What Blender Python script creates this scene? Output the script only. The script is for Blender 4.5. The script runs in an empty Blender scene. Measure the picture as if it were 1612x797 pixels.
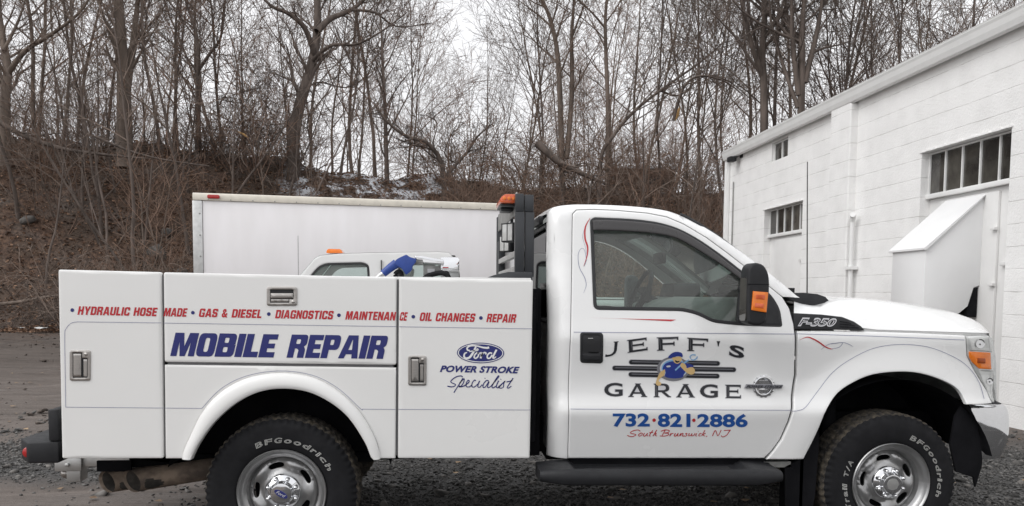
import bpy, bmesh, math, random
import numpy as np
from mathutils import Vector, Matrix
from mathutils.geometry import delaunay_2d_cdt
R = math.radians
scene = bpy.context.scene
col = scene.collection

# ------------------------------------------------------------------ camera
FPX, CXP, CYP, EYE = 1254., 806., 550., 1.54          # focal length / principal point in photo pixels, eye height
yaw, pit, rol = R(5.5), R(-3.9), R(.45)
FWD = Vector((math.sin(yaw)*math.cos(pit), math.cos(yaw)*math.cos(pit), math.sin(pit)))
r0 = Vector((math.cos(yaw), -math.sin(yaw), 0)); u0 = r0.cross(FWD)
RGT = r0*math.cos(rol)+u0*math.sin(rol); UPV = -r0*math.sin(rol)+u0*math.cos(rol)
cam_d = bpy.data.cameras.new('camera'); cam = bpy.data.objects.new('camera', cam_d); col.objects.link(cam)
m = Matrix.Identity(4)
for i in range(3):
    m[i][0], m[i][1], m[i][2] = RGT[i], UPV[i], -FWD[i]
m[2][3] = EYE
cam.matrix_world = m
cam_d.sensor_width = 36; cam_d.lens = 36*FPX/1612; cam_d.shift_y = (CYP-398.5)/1612
cam_d.clip_start = .05; cam_d.clip_end = 2000
scene.camera = cam

def ray(px, py): return FWD+RGT*((px-CXP)/FPX)-UPV*((py-CYP)/FPX)
def atY(px, py, Y):
    d = ray(px, py); t = Y/d.y; return Vector((d.x*t, Y, EYE+d.z*t))
def atX(px, py, X):
    d = ray(px, py); t = X/d.x; return Vector((X, d.y*t, EYE+d.z*t))
def atZ(px, py, Z):
    d = ray(px, py); t = (Z-EYE)/d.z; return Vector((d.x*t, d.y*t, Z))

# ------------------------------------------------------------------ world, sun, exposure
SUN_EL, SUN_AZ = R(43), R(244)
w = bpy.data.worlds.new('World'); scene.world = w; w.use_nodes = True
nt = w.node_tree; N = nt.nodes; L = nt.links
bg = N['Background']
sky = N.new('ShaderNodeTexSky'); sky.sky_type = 'NISHITA'; sky.sun_disc = False
sky.sun_elevation = SUN_EL; sky.sun_rotation = SUN_AZ; sky.dust_density = 4; sky.air_density = 1
hsv = N.new('ShaderNodeHueSaturation'); hsv.inputs['Saturation'].default_value = .10
L.new(sky.outputs[0], hsv.inputs['Color'])
tc = N.new('ShaderNodeTexCoord'); sep = N.new('ShaderNodeSeparateXYZ'); L.new(tc.outputs['Generated'], sep.inputs[0])
ramp = N.new('ShaderNodeValToRGB'); L.new(sep.outputs['Z'], ramp.inputs[0])       # an overcast deck: brighter overhead
ce = ramp.color_ramp.elements
ce[0].position = 0.; ce[0].color = (8.0, 8.0, 8.2, 1); ce[1].position = .9; ce[1].color = (10.3, 10.4, 10.65, 1)
e = ce.new(.35); e.color = (8.6, 8.65, 8.85, 1)
nz = N.new('ShaderNodeTexNoise'); nz.inputs['Scale'].default_value = 2.2; nz.inputs['Detail'].default_value = 4; L.new(tc.outputs['Generated'], nz.inputs['Vector'])
mr = N.new('ShaderNodeMapRange'); L.new(nz.outputs[0], mr.inputs[0]); mr.inputs[1].default_value = .3; mr.inputs[2].default_value = .7; mr.inputs[3].default_value = .93; mr.inputs[4].default_value = 1.06
mu = N.new('ShaderNodeMix'); mu.data_type = 'RGBA'; mu.blend_type = 'MULTIPLY'; mu.inputs[0].default_value = 1
L.new(ramp.outputs[0], mu.inputs[6]); L.new(mr.outputs[0], mu.inputs[7])
mx = N.new('ShaderNodeMix'); mx.data_type = 'RGBA'; mx.inputs[0].default_value = .82
L.new(hsv.outputs[0], mx.inputs[6]); L.new(mu.outputs[2], mx.inputs[7])
L.new(mx.outputs[2], bg.inputs['Color']); bg.inputs['Strength'].default_value = .105

sd = bpy.data.lights.new('sun', 'SUN'); sd.energy = .9; sd.angle = R(45); sd.color = (1, .985, .965)
so = bpy.data.objects.new('sun', sd); col.objects.link(so); so.rotation_euler = (R(47), 0, R(-64))
vs = scene.view_settings; vs.view_transform = 'Standard'; vs.look = 'None'; vs.gamma = 1; vs.use_curve_mapping = False
vs.exposure = .40
scene.cycles.max_bounces = 8; scene.cycles.transparent_max_bounces = 16

# ------------------------------------------------------------------ materials
def mat(name, c, rough=.5, metal=0., var=.0, scale=8., bump=0., bscale=60., coat=0., spec=.5, c2=None, detail=5, objvar=0., stretch=None, thr=(.35, .65)):
    M = bpy.data.materials.new(name); M.use_nodes = True
    nt = M.node_tree; N = nt.nodes; L = nt.links; P = N['Principled BSDF']
    c = tuple(c) if not isinstance(c, (int, float)) else (c, c, c)
    P.inputs['Base Color'].default_value = (*c, 1); P.inputs['Roughness'].default_value = rough; P.inputs['Metallic'].default_value = metal
    P.inputs['Coat Weight'].default_value = coat; P.inputs['Coat Roughness'].default_value = .06; P.inputs['Specular IOR Level'].default_value = spec
    if var or bump or c2 or objvar:
        g = N.new('ShaderNodeNewGeometry'); vec = g.outputs['Position']
        if stretch:
            mp = N.new('ShaderNodeMapping'); mp.inputs['Scale'].default_value = stretch; L.new(vec, mp.inputs[0]); vec = mp.outputs[0]
    if var or c2:
        n = N.new('ShaderNodeTexNoise'); n.inputs['Scale'].default_value = scale; n.inputs['Detail'].default_value = detail; L.new(vec, n.inputs['Vector'])
        r = N.new('ShaderNodeValToRGB'); L.new(n.outputs[0], r.inputs[0])
        a, b = r.color_ramp.elements; a.position, b.position = thr
        c2 = c2 or tuple(x*(1-var) for x in c)
        a.color = (*c2, 1); b.color = (*c, 1)
        out = r.outputs[0]
        if objvar:
            oi = N.new('ShaderNodeObjectInfo'); h = N.new('ShaderNodeHueSaturation')
            q = N.new('ShaderNodeMapRange'); L.new(oi.outputs['Random'], q.inputs[0]); q.inputs[3].default_value = 1-objvar; q.inputs[4].default_value = 1+objvar
            L.new(q.outputs[0], h.inputs['Value']); L.new(out, h.inputs['Color']); out = h.outputs[0]
        L.new(out, P.inputs['Base Color'])
        q = N.new('ShaderNodeMapRange'); L.new(n.outputs[0], q.inputs[0]); q.inputs[1].default_value = .3; q.inputs[2].default_value = .7
        q.inputs[3].default_value = min(1, rough*1.12); q.inputs[4].default_value = rough*.9; L.new(q.outputs[0], P.inputs['Roughness'])
    if bump:
        n = N.new('ShaderNodeTexNoise'); n.inputs['Scale'].default_value = bscale; n.inputs['Detail'].default_value = 6; L.new(vec, n.inputs['Vector'])
        b = N.new('ShaderNodeBump'); b.inputs['Strength'].default_value = bump; b.inputs['Distance'].default_value = .02
        L.new(n.outputs[0], b.inputs['Height']); L.new(b.outputs[0], P.inputs['Normal'])
    return M
def glass(name, tint, refl=.9, painted_sheen=0.):
    M = bpy.data.materials.new(name); M.use_nodes = True
    nt = M.node_tree; N = nt.nodes; L = nt.links; N.remove(N['Principled BSDF'])
    t = N.new('ShaderNodeBsdfTransparent'); t.inputs[0].default_value = (*tint, 1)
    g = N.new('ShaderNodeBsdfGlossy'); g.inputs['Roughness'].default_value = .02; g.inputs[0].default_value = (refl,)*3+(1,)
    f = N.new('ShaderNodeFresnel'); f.inputs[0].default_value = 1.55
    m = N.new('ShaderNodeMixShader'); L.new(f.outputs[0], m.inputs[0]); L.new(t.outputs[0], m.inputs[1]); L.new(g.outputs[0], m.inputs[2])
    out = m.outputs[0]
    if painted_sheen:  # pale diffuse film painted on in place of sky light reflected by the glass
        d = N.new('ShaderNodeBsdfDiffuse'); d.inputs[0].default_value = (.62, .62, .58, 1); g2 = N.new('ShaderNodeNewGeometry'); nn = N.new('ShaderNodeTexNoise'); nn.inputs['Scale'].default_value = 3.5; nn.inputs['Detail'].default_value = 6; L.new(g2.outputs['Position'], nn.inputs['Vector'])
        q = N.new('ShaderNodeMapRange'); L.new(nn.outputs[0], q.inputs[0]); q.inputs[1].default_value = .3; q.inputs[2].default_value = .7; q.inputs[3].default_value = painted_sheen*.75; q.inputs[4].default_value = painted_sheen*1.25
        x = N.new('ShaderNodeMixShader'); L.new(q.outputs[0], x.inputs[0]); L.new(out, x.inputs[1]); L.new(d.outputs[0], x.inputs[2]); out = x.outputs[0]
    L.new(out, N['Material Output'].inputs[0]); return M

M = {}
M['paint'] = mat('white_truck_paint', (.80, .80, .795), .26, var=.012, scale=1.1, coat=.6)
M['body'] = mat('white_box_paint', (.81, .805, .79), .3, var=.025, scale=2., coat=.35, bump=.015, bscale=5.)
M['rubber'] = mat('tyre_rubber', (.012, .012, .014), .75, spec=.25, var=.25, scale=14, bump=.10, bscale=180)
M['mud'] = mat('muddy_tread', (.105, .088, .066), .95, c2=(.035, .032, .03), scale=24, bump=.6, bscale=90, thr=(.40, .62))
M['plastic'] = mat('black_plastic', (.020, .0205, .023), .55, spec=.35, var=.2, scale=20, bump=.08, bscale=300)
M['visor'] = mat('smoked_plastic', (.05, .047, .048), .28, var=.1, scale=6)
M['dark'] = mat('underbody_black', (.011, .011, .013), .9, var=.3, scale=6, spec=.1)
M['rubber_trim'] = mat('rubber_trim', (.018, .018, .02), .5, var=.1, scale=20)
M['chrome'] = mat('chrome', (.74, .745, .76), .06, 1., var=.04, scale=6)
M['steelwheel'] = mat('silver_wheel_paint', (.42, .42, .42), .33, .85, var=.12, scale=9)
M['stainless'] = mat('stainless_steel', (.50, .475, .45), .34, 1., var=.12, scale=30, stretch=(1, 1, 9))
M['alu'] = mat('aluminium', (.62, .62, .61), .42, 1., var=.15, scale=12)
M['zinc'] = mat('galvanised_steel', (.36, .36, .35), .55, .8, var=.25, scale=20)
M['rack'] = mat('powder_coated_black', (.035, .038, .043), .38, var=.15, scale=12)
M['exhaust'] = mat('rusty_exhaust', (.24, .185, .14), .8, .2, c2=(.09, .07, .058), scale=11, bump=.2, bscale=60)
M['pipe_shade'] = mat('shaded_pipe_inside', (.060, .052, .045), .9, c2=(.02, .018, .016), scale=14)  # darker tone painted inside the pipes so their openings look shaded
M['amber'] = mat('amber_lens', (.85, .21, .02), .18, var=.12, scale=25, coat=.5)
M['amber_dark'] = mat('amber_bulb', (.36, .07, .01), .3, var=.1, scale=20)
M['orange'] = mat('orange_lens', (.72, .13, .04), .2, var=.15, scale=30, coat=.5)
M['red'] = mat('red_lens', (.42, .02, .02), .25, var=.1, scale=20, coat=.4)
M['lens'] = mat('clear_lens', (.66, .67, .66), .12, .35, var=.18, scale=9, coat=.8, stretch=(1, 1, 3))
M['lamp_lens'] = mat('lamp_lens', (.50, .50, .49), .15, var=.1, scale=40, coat=.6)
M['back_glass'] = glass('rear_glass', (.62, .68, .66), .25)
M['win'] = glass('tinted_glass', (.85, .96, .92), painted_sheen=.075)
M['shield'] = glass('windscreen_glass', (.70, .78, .74))
M['interior'] = mat('grey_interior', (.36, .38, .365), .8, var=.12, scale=10)
M['interior_dark'] = mat('dark_interior', (.045, .046, .048), .7, var=.15, scale=10)
M['ink_red'] = mat('red_vinyl', (.50, .022, .03), .35, var=.05, scale=9)
M['ink_navy'] = mat('navy_vinyl', (.022, .028, .16), .35, var=.05, scale=9)
M['ink_blue'] = mat('blue_vinyl', (.015, .085, .33), .35, var=.05, scale=9)
M['ink_black'] = mat('charcoal_vinyl', (.02, .021, .026), .32, var=.1, scale=30)
M['ink_grey'] = mat('grey_vinyl', (.19, .19, .21), .35, var=.1, scale=30)
M['ink_silver'] = mat('silver_vinyl', (.57, .57, .59), .35, var=.04, scale=9)
M['ink_white'] = mat('white_vinyl', (.80, .80, .80), .35, var=.03, scale=9)
M['ink_line'] = mat('pinstripe_vinyl', (.25, .26, .38), .35, var=.1, scale=9)
M['ink_tan'] = mat('tan_vinyl', (.63, .44, .20), .4, var=.08, scale=30)
M['ink_sky'] = mat('light_blue_vinyl', (.22, .42, .66), .4, var=.1, scale=30)
M['tyre_white'] = mat('raised_white_letter', (.50, .50, .48), .7, var=.2, scale=40)
M['nozzle'] = mat('blue_nozzle_plastic', (.018, .055, .27), .42, var=.15, scale=30)
M['boxside'] = mat('box_truck_panel', (.82, .80, .81), .35, c2=(.775, .755, .76), scale=1.6, stretch=(2.2, 1, .5), bump=.03, bscale=1.5)
M['cream'] = mat('cream_rail', (.70, .655, .57), .45, var=.12, scale=8)
M['van'] = mat('old_white_paint', (.76, .76, .75), .32, var=.04, scale=4, coat=.3)
M['pane_teal'] = glass('pickup_glass', (.60, .74, .70), painted_sheen=.12)

# ------------------------------------------------------------------ object helpers
def link(name, me, parent=None, m=None, smooth=False):
    o = bpy.data.objects.new(name, me); col.objects.link(o)
    if m is not None:
        for k in (m if isinstance(m, (list, tuple)) else [m]): me.materials.append(k)
    if smooth: me.polygons.foreach_set('use_smooth', [True]*len(me.polygons))
    if parent is not None:
        o.parent = parent
        if parent.type == 'EMPTY': o.location = -Vector(parent['base'])
    return o
def tag(o, label, cat, group=None, kind=None):
    if label: o['label'] = label
    if cat: o['category'] = cat
    if group: o['group'] = group
    if kind: o['kind'] = kind
    return o
def thing(name, label, cat, loc=(0, 0, 0), group=None):
    o = bpy.data.objects.new(name, None); col.objects.link(o); o.location = loc; o['base'] = tuple(loc); o.empty_display_size = .2
    return tag(o, label, cat, group)
def copy_tree(o, parent=None):
    c = o.copy(); col.objects.link(c); c.parent = parent
    for ch in list(o.children): copy_tree(ch, c)
    return c

class MB:
    def __init__(s): s.v = []; s.f = []; s.n = 0; s.mi = []
    def add(s, V, F, mi=0):
        V = np.asarray(V, float).reshape(-1, 3); n = s.n
        s.v.append(V); s.f += [tuple(i+n for i in f) for f in F]; s.mi += [mi]*len(F); s.n += len(V)
    def box(s, a, b, mi=0, M=None):
        x0, y0, z0 = a; x1, y1, z1 = b
        V = np.array([(x, y, z) for x in (x0, x1) for y in (y0, y1) for z in (z0, z1)], float)
        if M is not None: V = np.array([M @ Vector(v) for v in V])
        s.add(V, [(0, 1, 3, 2), (4, 6, 7, 5), (0, 4, 5, 1), (2, 3, 7, 6), (0, 2, 6, 4), (1, 5, 7, 3)], mi)
    def tube(s, P, r, sides=8, caps=True, mi=0):
        P = np.asarray(P, float); n = len(P); r = np.broadcast_to(np.asarray(r, float), (n,))
        T = np.gradient(P, axis=0); T /= np.linalg.norm(T, axis=1)[:, None]+1e-12
        ref = np.array([0, 0, 1.]) if abs(T[:, 2]).mean() < .8 else np.array([1., 0, 0])
        A = np.cross(T, ref); A /= np.linalg.norm(A, axis=1)[:, None]+1e-12; B = np.cross(T, A)
        th = np.arange(sides)*2*math.pi/sides
        V = P[:, None]+r[:, None, None]*(A[:, None]*np.cos(th)[None, :, None]+B[:, None]*np.sin(th)[None, :, None])
        F = [(i*sides+j, i*sides+(j+1) % sides, (i+1)*sides+(j+1) % sides, (i+1)*sides+j) for i in range(n-1) for j in range(sides)]
        if caps: F += [tuple(range(sides))[::-1], tuple((n-1)*sides+j for j in range(sides))]
        s.add(V.reshape(-1, 3), F, mi)
    def grid(s, G, mi=0, flip=False):
        G = np.asarray(G, float); a, b = G.shape[:2]
        F = [(i*b+j, (i+1)*b+j, (i+1)*b+j+1, i*b+j+1) for i in range(a-1) for j in range(b-1)]
        if flip: F = [f[::-1] for f in F]
        s.add(G.reshape(-1, 3), F, mi)
    def lathe(s, prof, c, seg=48, axis='y', mi=0, close=False):   # prof: (radius, offset along the axis)
        G = []
        for k in range(seg+1):
            t = 2*math.pi*k/seg; row = []
            for r_, o_ in prof:
                if axis == 'y': row.append((c[0]+r_*math.cos(t), c[1]+o_, c[2]+r_*math.sin(t)))
                elif axis == 'z': row.append((c[0]+r_*math.cos(t), c[1]+r_*math.sin(t), c[2]+o_))
                else: row.append((c[0]+o_, c[1]+r_*math.cos(t), c[2]+r_*math.sin(t)))
            G.append(row)
        s.grid(G, mi)
    def prism(s, pts, fn, a, b, mi=0):       # polygon pts extruded from a to b; fn(u, v, w) -> point
        n = len(pts)
        V = [fn(u, v, a) for u, v in pts]+[fn(u, v, b) for u, v in pts]
        F = [tuple(range(n))[::-1], tuple(range(n, 2*n))]+[(i, (i+1) % n, n+(i+1) % n, n+i) for i in range(n)]
        s.add(V, F, mi)
    def build(s, name, m=None, parent=None, bevel=0., seg=2, smooth=False, fix=True, weld=False):
        me = bpy.data.meshes.new(name)
        me.from_pydata(np.concatenate(s.v).tolist(), [], s.f); me.polygons.foreach_set('material_index', s.mi)
        if bevel or fix or weld:
            bm = bmesh.new(); bm.from_mesh(me)
            if weld: bmesh.ops.remove_doubles(bm, verts=bm.verts, dist=1e-5)
            if fix: bmesh.ops.recalc_face_normals(bm, faces=bm.faces)
            if bevel:
                ed = [e for e in bm.edges if len(e.link_faces) == 2 and e.calc_face_angle(0) > .5]
                bmesh.ops.bevel(bm, geom=ed, offset=bevel, segments=seg, profile=.5, affect='EDGES', clamp_overlap=True)
            bm.to_mesh(me); bm.free()
        me.update()
        o = link(name, me, parent, m, smooth or bevel > 0)
        if (smooth or bevel): me.set_sharp_from_angle(angle=R(40))
        return o

# ---------------- smooth panels cut to an outline on a curved surface
def inside(P, poly):
    x, y = P[:, 0], P[:, 1]; c = np.zeros(len(P), bool); n = len(poly)
    for i in range(n):
        x1, y1 = poly[i]; x2, y2 = poly[(i+1) % n]
        k = ((y1 > y) != (y2 > y)); 
        with np.errstate(divide='ignore', invalid='ignore'):
            c ^= k & (x < (x2-x1)*(y-y1)/(y2-y1+1e-15)+x1)
    return c
def area(p): return .5*sum(p[i][0]*p[(i+1) % len(p)][1]-p[(i+1) % len(p)][0]*p[i][1] for i in range(len(p)))
def resample(p, d):
    o = []
    for i in range(len(p)):
        a = np.array(p[i], float); b = np.array(p[(i+1) % len(p)], float); n = max(1, int(math.ceil(np.linalg.norm(b-a)/d)))
        o += [a+(b-a)*k/n for k in range(n)]
    return np.array(o)
def inset(p, d):          # p CCW -> moved inward by d
    q = np.roll(p, 1, 0); r = np.roll(p, -1, 0)
    e1 = p-q; e1 /= np.linalg.norm(e1, axis=1)[:, None]+1e-12; e2 = r-p; e2 /= np.linalg.norm(e2, axis=1)[:, None]+1e-12
    n1 = np.stack([-e1[:, 1], e1[:, 0]], 1); n2 = np.stack([-e2[:, 1], e2[:, 0]], 1); nn = n1+n2
    ln = np.linalg.norm(nn, axis=1)[:, None]; nn = nn/(ln+1e-12); k = np.clip((nn*n1).sum(1), .5, 1)[:, None]
    return p+nn*d/k
def rounded(p, rad, n=4):
    o = []; N_ = len(p)
    for i in range(N_):
        a, b, c = (np.array(p[(i+k) % N_], float) for k in (-1, 0, 1))
        ra = rad if np.isscalar(rad) else rad[i]
        d1 = a-b; d2 = c-b; l1 = np.linalg.norm(d1); l2 = np.linalg.norm(d2); q = min(ra, l1*.45, l2*.45)
        if q < 1e-6: o.append(tuple(b)); continue
        s_, t_ = b+d1/l1*q, b+d2/l2*q
        for k in range(n+1):
            t = k/n; o.append(tuple((1-t)**2*s_+2*t*(1-t)*b+t*t*t_))
    return o
def spline(p, n=6, closed=False):
    P = [np.array(q, float) for q in p]; o = []; N_ = len(P); rng = range(N_ if closed else N_-1)
    for i in rng:
        g = (lambda k: P[k % N_]) if closed else (lambda k: P[min(max(k, 0), N_-1)])
        a, b, c, d = g(i-1), g(i), g(i+1), g(i+2)
        for k in range(n):
            t = k/n; o.append(tuple(.5*((2*b)+(c-a)*t+(2*a-5*b+4*c-d)*t*t+(3*b-a-3*c+d)*t**3)))
    if not closed: o.append(tuple(P[-1]))
    return o
def panel(name, outl, fn, m, parent, holes=(), grid=.05, rnd=.006, depth=.03, mirror=None, sep_hole_rnd=None):
    mb = panel_mb(outl, fn, holes, grid, rnd, depth)
    o = mb.build(name, m, parent, smooth=True, fix=False)
    return o
def panel_mb(outl, fy, holes=(), grid=.05, rnd=.006, depth=.03, mb=None, mi=0, side=1):
    mb = mb or MB()
    def fn(u, v):
        r = fy(u, v); return r if isinstance(r, tuple) else (u, r, v)
    O = [tuple(p) for p in outl]
    if area(O) < 0: O = O[::-1]
    loops = [resample(O, grid*.7)]
    for h in holes:
        H = [tuple(p) for p in h]
        if area(H) > 0: H = H[::-1]
        loops.append(resample(H, grid*.7))
    ins = [inset(l, rnd) for l in loops]
    allp = np.concatenate(ins); lo, hi = allp.min(0), allp.max(0)
    gx = np.arange(lo[0]+grid*.5, hi[0], grid); gy = np.arange(lo[1]+grid*.5, hi[1], grid)
    Gp = np.array([(a+(grid*.25 if j % 2 else -grid*.25), b) for j, b in enumerate(gy) for a in gx]).reshape(-1, 2)
    if len(Gp):
        k = inside(Gp, ins[0])
        for h in ins[1:]: k &= ~inside(Gp, h)
        Gp = Gp[k]
    if len(Gp):
        d = np.min(np.linalg.norm(Gp[:, None]-allp[None], axis=2), axis=1); Gp = Gp[d > max(grid*.35, rnd*2.)]
    pts = []; ed = []
    for l in ins:
        b = len(pts); n = len(l); pts += [Vector(p) for p in l]; ed += [(b+i, b+(i+1) % n) for i in range(n)]
    if rnd > .004:
        for l in loops:
            q = inset(l, rnd*2.2); kq = inside(q, ins[0])
            for h in ins[1:]: kq &= ~inside(q, h)
            pts += [Vector(p) for p in q[kq]]
    pts += [Vector(p) for p in Gp]
    r = delaunay_2d_cdt(pts, ed, [], 0, 1e-7)
    V2 = np.array([tuple(v) for v in r[0]]); F = [tuple(f) for f in r[2]]
    C = np.array([V2[list(f)].mean(0) for f in F]); k = inside(C, ins[0])
    for h in ins[1:]: k &= ~inside(C, h)
    F = [f for f, q in zip(F, k) if q]
    F = [f if area([V2[i] for i in f]) > 0 else f[::-1] for f in F]
    base = [fn(a, b) for a, b in V2]
    idx = {}
    for i, p in enumerate(V2): idx[(round(p[0], 5), round(p[1], 5))] = i
    V = [Vector(p) for p in base]; F = list(F)
    if side < 0: pass
    for l, i0 in zip(loops, ins):
        n = len(l); rings = [[idx.get((round(p[0], 5), round(p[1], 5))) for p in i0]]
        if None in rings[0]:
            t = []
            for p in i0:
                j = int(np.argmin(((V2-p)**2).sum(1))); t.append(j)
            rings[0] = t
        spec = ([(rnd*.3, rnd*.3), (0, rnd)] if rnd > 0 else [])+([(0, depth)] if depth > rnd else [])
        for off, dy in spec:
            q = inset(l, off); ring = []
            for p in q:
                v = Vector(fn(p[0], p[1])); v.y += dy; ring.append(len(V)); V.append(v)
            rings.append(ring)
        for A, B in zip(rings, rings[1:]):
            F += [(A[i], B[i], B[(i+1) % n], A[(i+1) % n]) for i in range(n)]
    mb.add([tuple(v) for v in V], F, mi)
    return mb
YC = 5.53                                  # truck centre plane
def mirror_obj(o, name, parent, m):        # the same panel on the far side of the truck
    me = o.data.copy(); me.materials.clear()
    bm = bmesh.new(); bm.from_mesh(me)
    for v in bm.verts: v.co.y = 2*YC-v.co.y
    bmesh.ops.reverse_faces(bm, faces=bm.faces); bm.to_mesh(me); bm.free()
    return link(name, me, parent, m, True)

# ---------------- lettering
_tc = {}
def glyphs(s, weight=0., shear=0., space=1., outline=0.):
    k = (s, weight, shear, space, outline)
    if k in _tc: return _tc[k]
    cu = bpy.data.curves.new('t', 'FONT'); cu.body = s; cu.size = 1; cu.offset = weight; cu.shear = shear; cu.space_character = space; cu.resolution_u = 4
    if outline: cu.fill_mode = 'NONE'; cu.bevel_depth = outline; cu.bevel_resolution = 0
    o = bpy.data.objects.new('t', cu); col.objects.link(o)
    dg = bpy.context.evaluated_depsgraph_get(); dg.update(); ev = o.evaluated_get(dg); me = ev.to_mesh()
    V = np.array([v.co[:] for v in me.vertices]); F = [tuple(p.vertices) for p in me.polygons]
    ev.to_mesh_clear(); bpy.data.objects.remove(o); bpy.data.curves.remove(cu)
    lo, hi = V[:, :2].min(0), V[:, :2].max(0); V[:, :2] = (V[:, :2]-lo)/(hi-lo)
    _tc[k] = (V, F, (hi-lo)); return _tc[k]
def bil(q, u, v):       # q = TL TR BR BL in photo pixels, v up
    tl, tr, br, bl = (np.array(p, float) for p in q)
    return (1-u)*v*tl+u*v*tr+u*(1-v)*br+(1-u)*(1-v)*bl
def put(mb, V, F, q, surf, off=.0016, mi=0):
    W = []
    for x, y in V[:, :2]:
        p = bil(q, x, y); c = surf(p[0], p[1]); W.append((c.x, c.y-off, c.z))
    F = [f if area([V[i][:2] for i in f]) > 0 else f[::-1] for f in F]
    mb.add(W, F, mi)
def text(mb, s, q, surf, weight=0., shear=0., space=1., off=.0016, mi=0):
    V, F, _ = glyphs(s, weight, shear, space); put(mb, V, F, q, surf, off, mi)
def flat(mb, pts, surf, off=.0016, mi=0, holes=()):     # filled photo-traced polygon laid on a surface
    O = [Vector(p) for p in pts]; P = list(O); ed = [(i, (i+1) % len(O)) for i in range(len(O))]
    for h in holes:
        b = len(P); P += [Vector(p) for p in h]; ed += [(b+i, b+(i+1) % len(h)) for i in range(len(h))]
    A_ = np.array([tuple(p) for p in pts]); lo, hi = A_.min(0), A_.max(0)
    if (hi-lo).max() > 14:
        gp = np.array([(x, y) for x in np.arange(lo[0]+3, hi[0], 6.) for y in np.arange(lo[1]+2, hi[1], 4.)]).reshape(-1, 2)
        if len(gp):
            k = inside(gp, [tuple(p) for p in pts])
            for h in holes: k &= ~inside(gp, [tuple(p) for p in h])
            P += [Vector(p) for p in gp[k]]
    r = delaunay_2d_cdt(P, ed, [], 0, 1e-6); V = np.array([tuple(v) for v in r[0]]); C = np.array([V[list(f)].mean(0) for f in r[2]])
    k = inside(C, [tuple(p) for p in pts])
    for h in holes: k &= ~inside(C, [tuple(p) for p in h])
    W = []
    for x, y in V:
        c = surf(x, y); W.append((c.x, c.y-off, c.z))
    F = [tuple(f) for f, g in zip(r[2], k) if g]; F = [f if area([V[i] for i in f]) < 0 else f[::-1] for f in F]
    mb.add(W, F, mi)
def stroke(mb, pts, wid, surf, off=.0016, mi=0, n=5):   # a ribbon along a photo-traced line, width in pixels (number or list)
    P = np.array(spline(pts, n)); wv = np.interp(np.linspace(0, 1, len(P)), np.linspace(0, 1, len(wid)), wid) if not np.isscalar(wid) else np.full(len(P), wid)
    T = np.gradient(P, axis=0); T /= np.linalg.norm(T, axis=1)[:, None]+1e-9; Nn = np.stack([-T[:, 1], T[:, 0]], 1)
    A, B = P+Nn*wv[:, None]/2, P-Nn*wv[:, None]/2; W = []
    for p in list(A)+list(B):
        c = surf(p[0], p[1]); W.append((c.x, c.y-off, c.z))
    n_ = len(P); mb.add(W, [(i, i+1, n_+i+1, n_+i) for i in range(n_-1)], mi)
def ell(cx, cy, rx, ry, n=28, rot=0.):
    return [(cx+rx*math.cos(t)*math.cos(rot)-ry*math.sin(t)*math.sin(rot), cy+rx*math.cos(t)*math.sin(rot)+ry*math.sin(t)*math.cos(rot)) for t in (2*math.pi*k/n for k in range(n))]
def smooth(t): t = np.clip(t, 0, 1); return t*t*(3-2*t)

# ================================================================== SETTING: ground, bank, sky line
def bankbase(x): return np.interp(x, [-60, -20, -8, 0, 8, 60], [19, 22, 24.5, 26, 26.5, 28])
def crest(x): return np.interp(x, [-60, -14, -8, -2, 6, 60], [7.4, 7.2, 6.9, 6.35, 6.1, 6.4])
def _n2(x, y, s, k):
    return np.sin(x*s+k)*np.cos(y*s*1.13+k*2.1)+.5*np.sin(x*s*2.3+y*s*1.7+k*.7)+.25*np.sin(x*s*4.9-y*s*4.1+k)
def gz(x, y):
    x = np.asarray(x, float); y = np.asarray(y, float)
    b = bankbase(x); flatz = .45*smooth((y-13)/12)
    t = (y-b)/8.5; up = smooth(t)*(crest(x)-.45)
    far = np.where(y > b+9, -.035*(y-b-9), 0)
    rough = np.where((y > b-1), .22*_n2(x, y, .9, 1.3)*smooth((y-b+1)/3), 0)+.02*(_n2(x*.5, y, 2.6, .4)+_n2(x*.4, y, 6.1, 2.))*smooth((y-7.5)/3)
    return flatz+up+np.maximum(far, -3)+rough
gm = MB()
xs = np.concatenate([np.arange(-400, -62, 26), np.arange(-60, 60, .5), np.arange(62, 420, 26)])
ys = np.concatenate([np.arange(-300, -10, 30), np.arange(-10, 20, 1.), np.arange(20, 42, .35), np.arange(42, 80, 2), np.arange(85, 420, 30)])
X, Y = np.meshgrid(xs, ys, indexing='ij'); gm.grid(np.stack([X, Y, gz(X, Y)], -1))
G = bpy.data.materials.new('muddy_ground'); G.use_nodes = True
nt = G.node_tree; N = nt.nodes; L = nt.links; P = N['Principled BSDF']
def noise(sc, det=6, rough=.6, vec=None, dist=0.):
    n = N.new('ShaderNodeTexNoise'); n.inputs['Scale'].default_value = sc; n.inputs['Detail'].default_value = det; n.inputs['Roughness'].default_value = rough; n.inputs['Distortion'].default_value = dist
    if vec is not None: L.new(vec, n.inputs['Vector'])
    return n.outputs[0]
def cramp(src, stops):
    r = N.new('ShaderNodeValToRGB'); L.new(src, r.inputs[0]); el = r.color_ramp.elements
    while len(el) < len(stops): el.new(.5)
    for e, (p, c) in zip(el, stops): e.position = p; e.color = (*c, 1)
    return r.outputs[0]
def mix(f, a, b):
    x = N.new('ShaderNodeMix'); x.data_type = 'RGBA'; L.new(f, x.inputs[0]); L.new(a, x.inputs[6]); L.new(b, x.inputs[7]); return x.outputs[2]
geo = N.new('ShaderNodeNewGeometry'); pos = geo.outputs['Position']
st = N.new('ShaderNodeMapping'); st.inputs['Scale'].default_value = (.35, 1.6, 1); L.new(pos, st.inputs[0])
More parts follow.
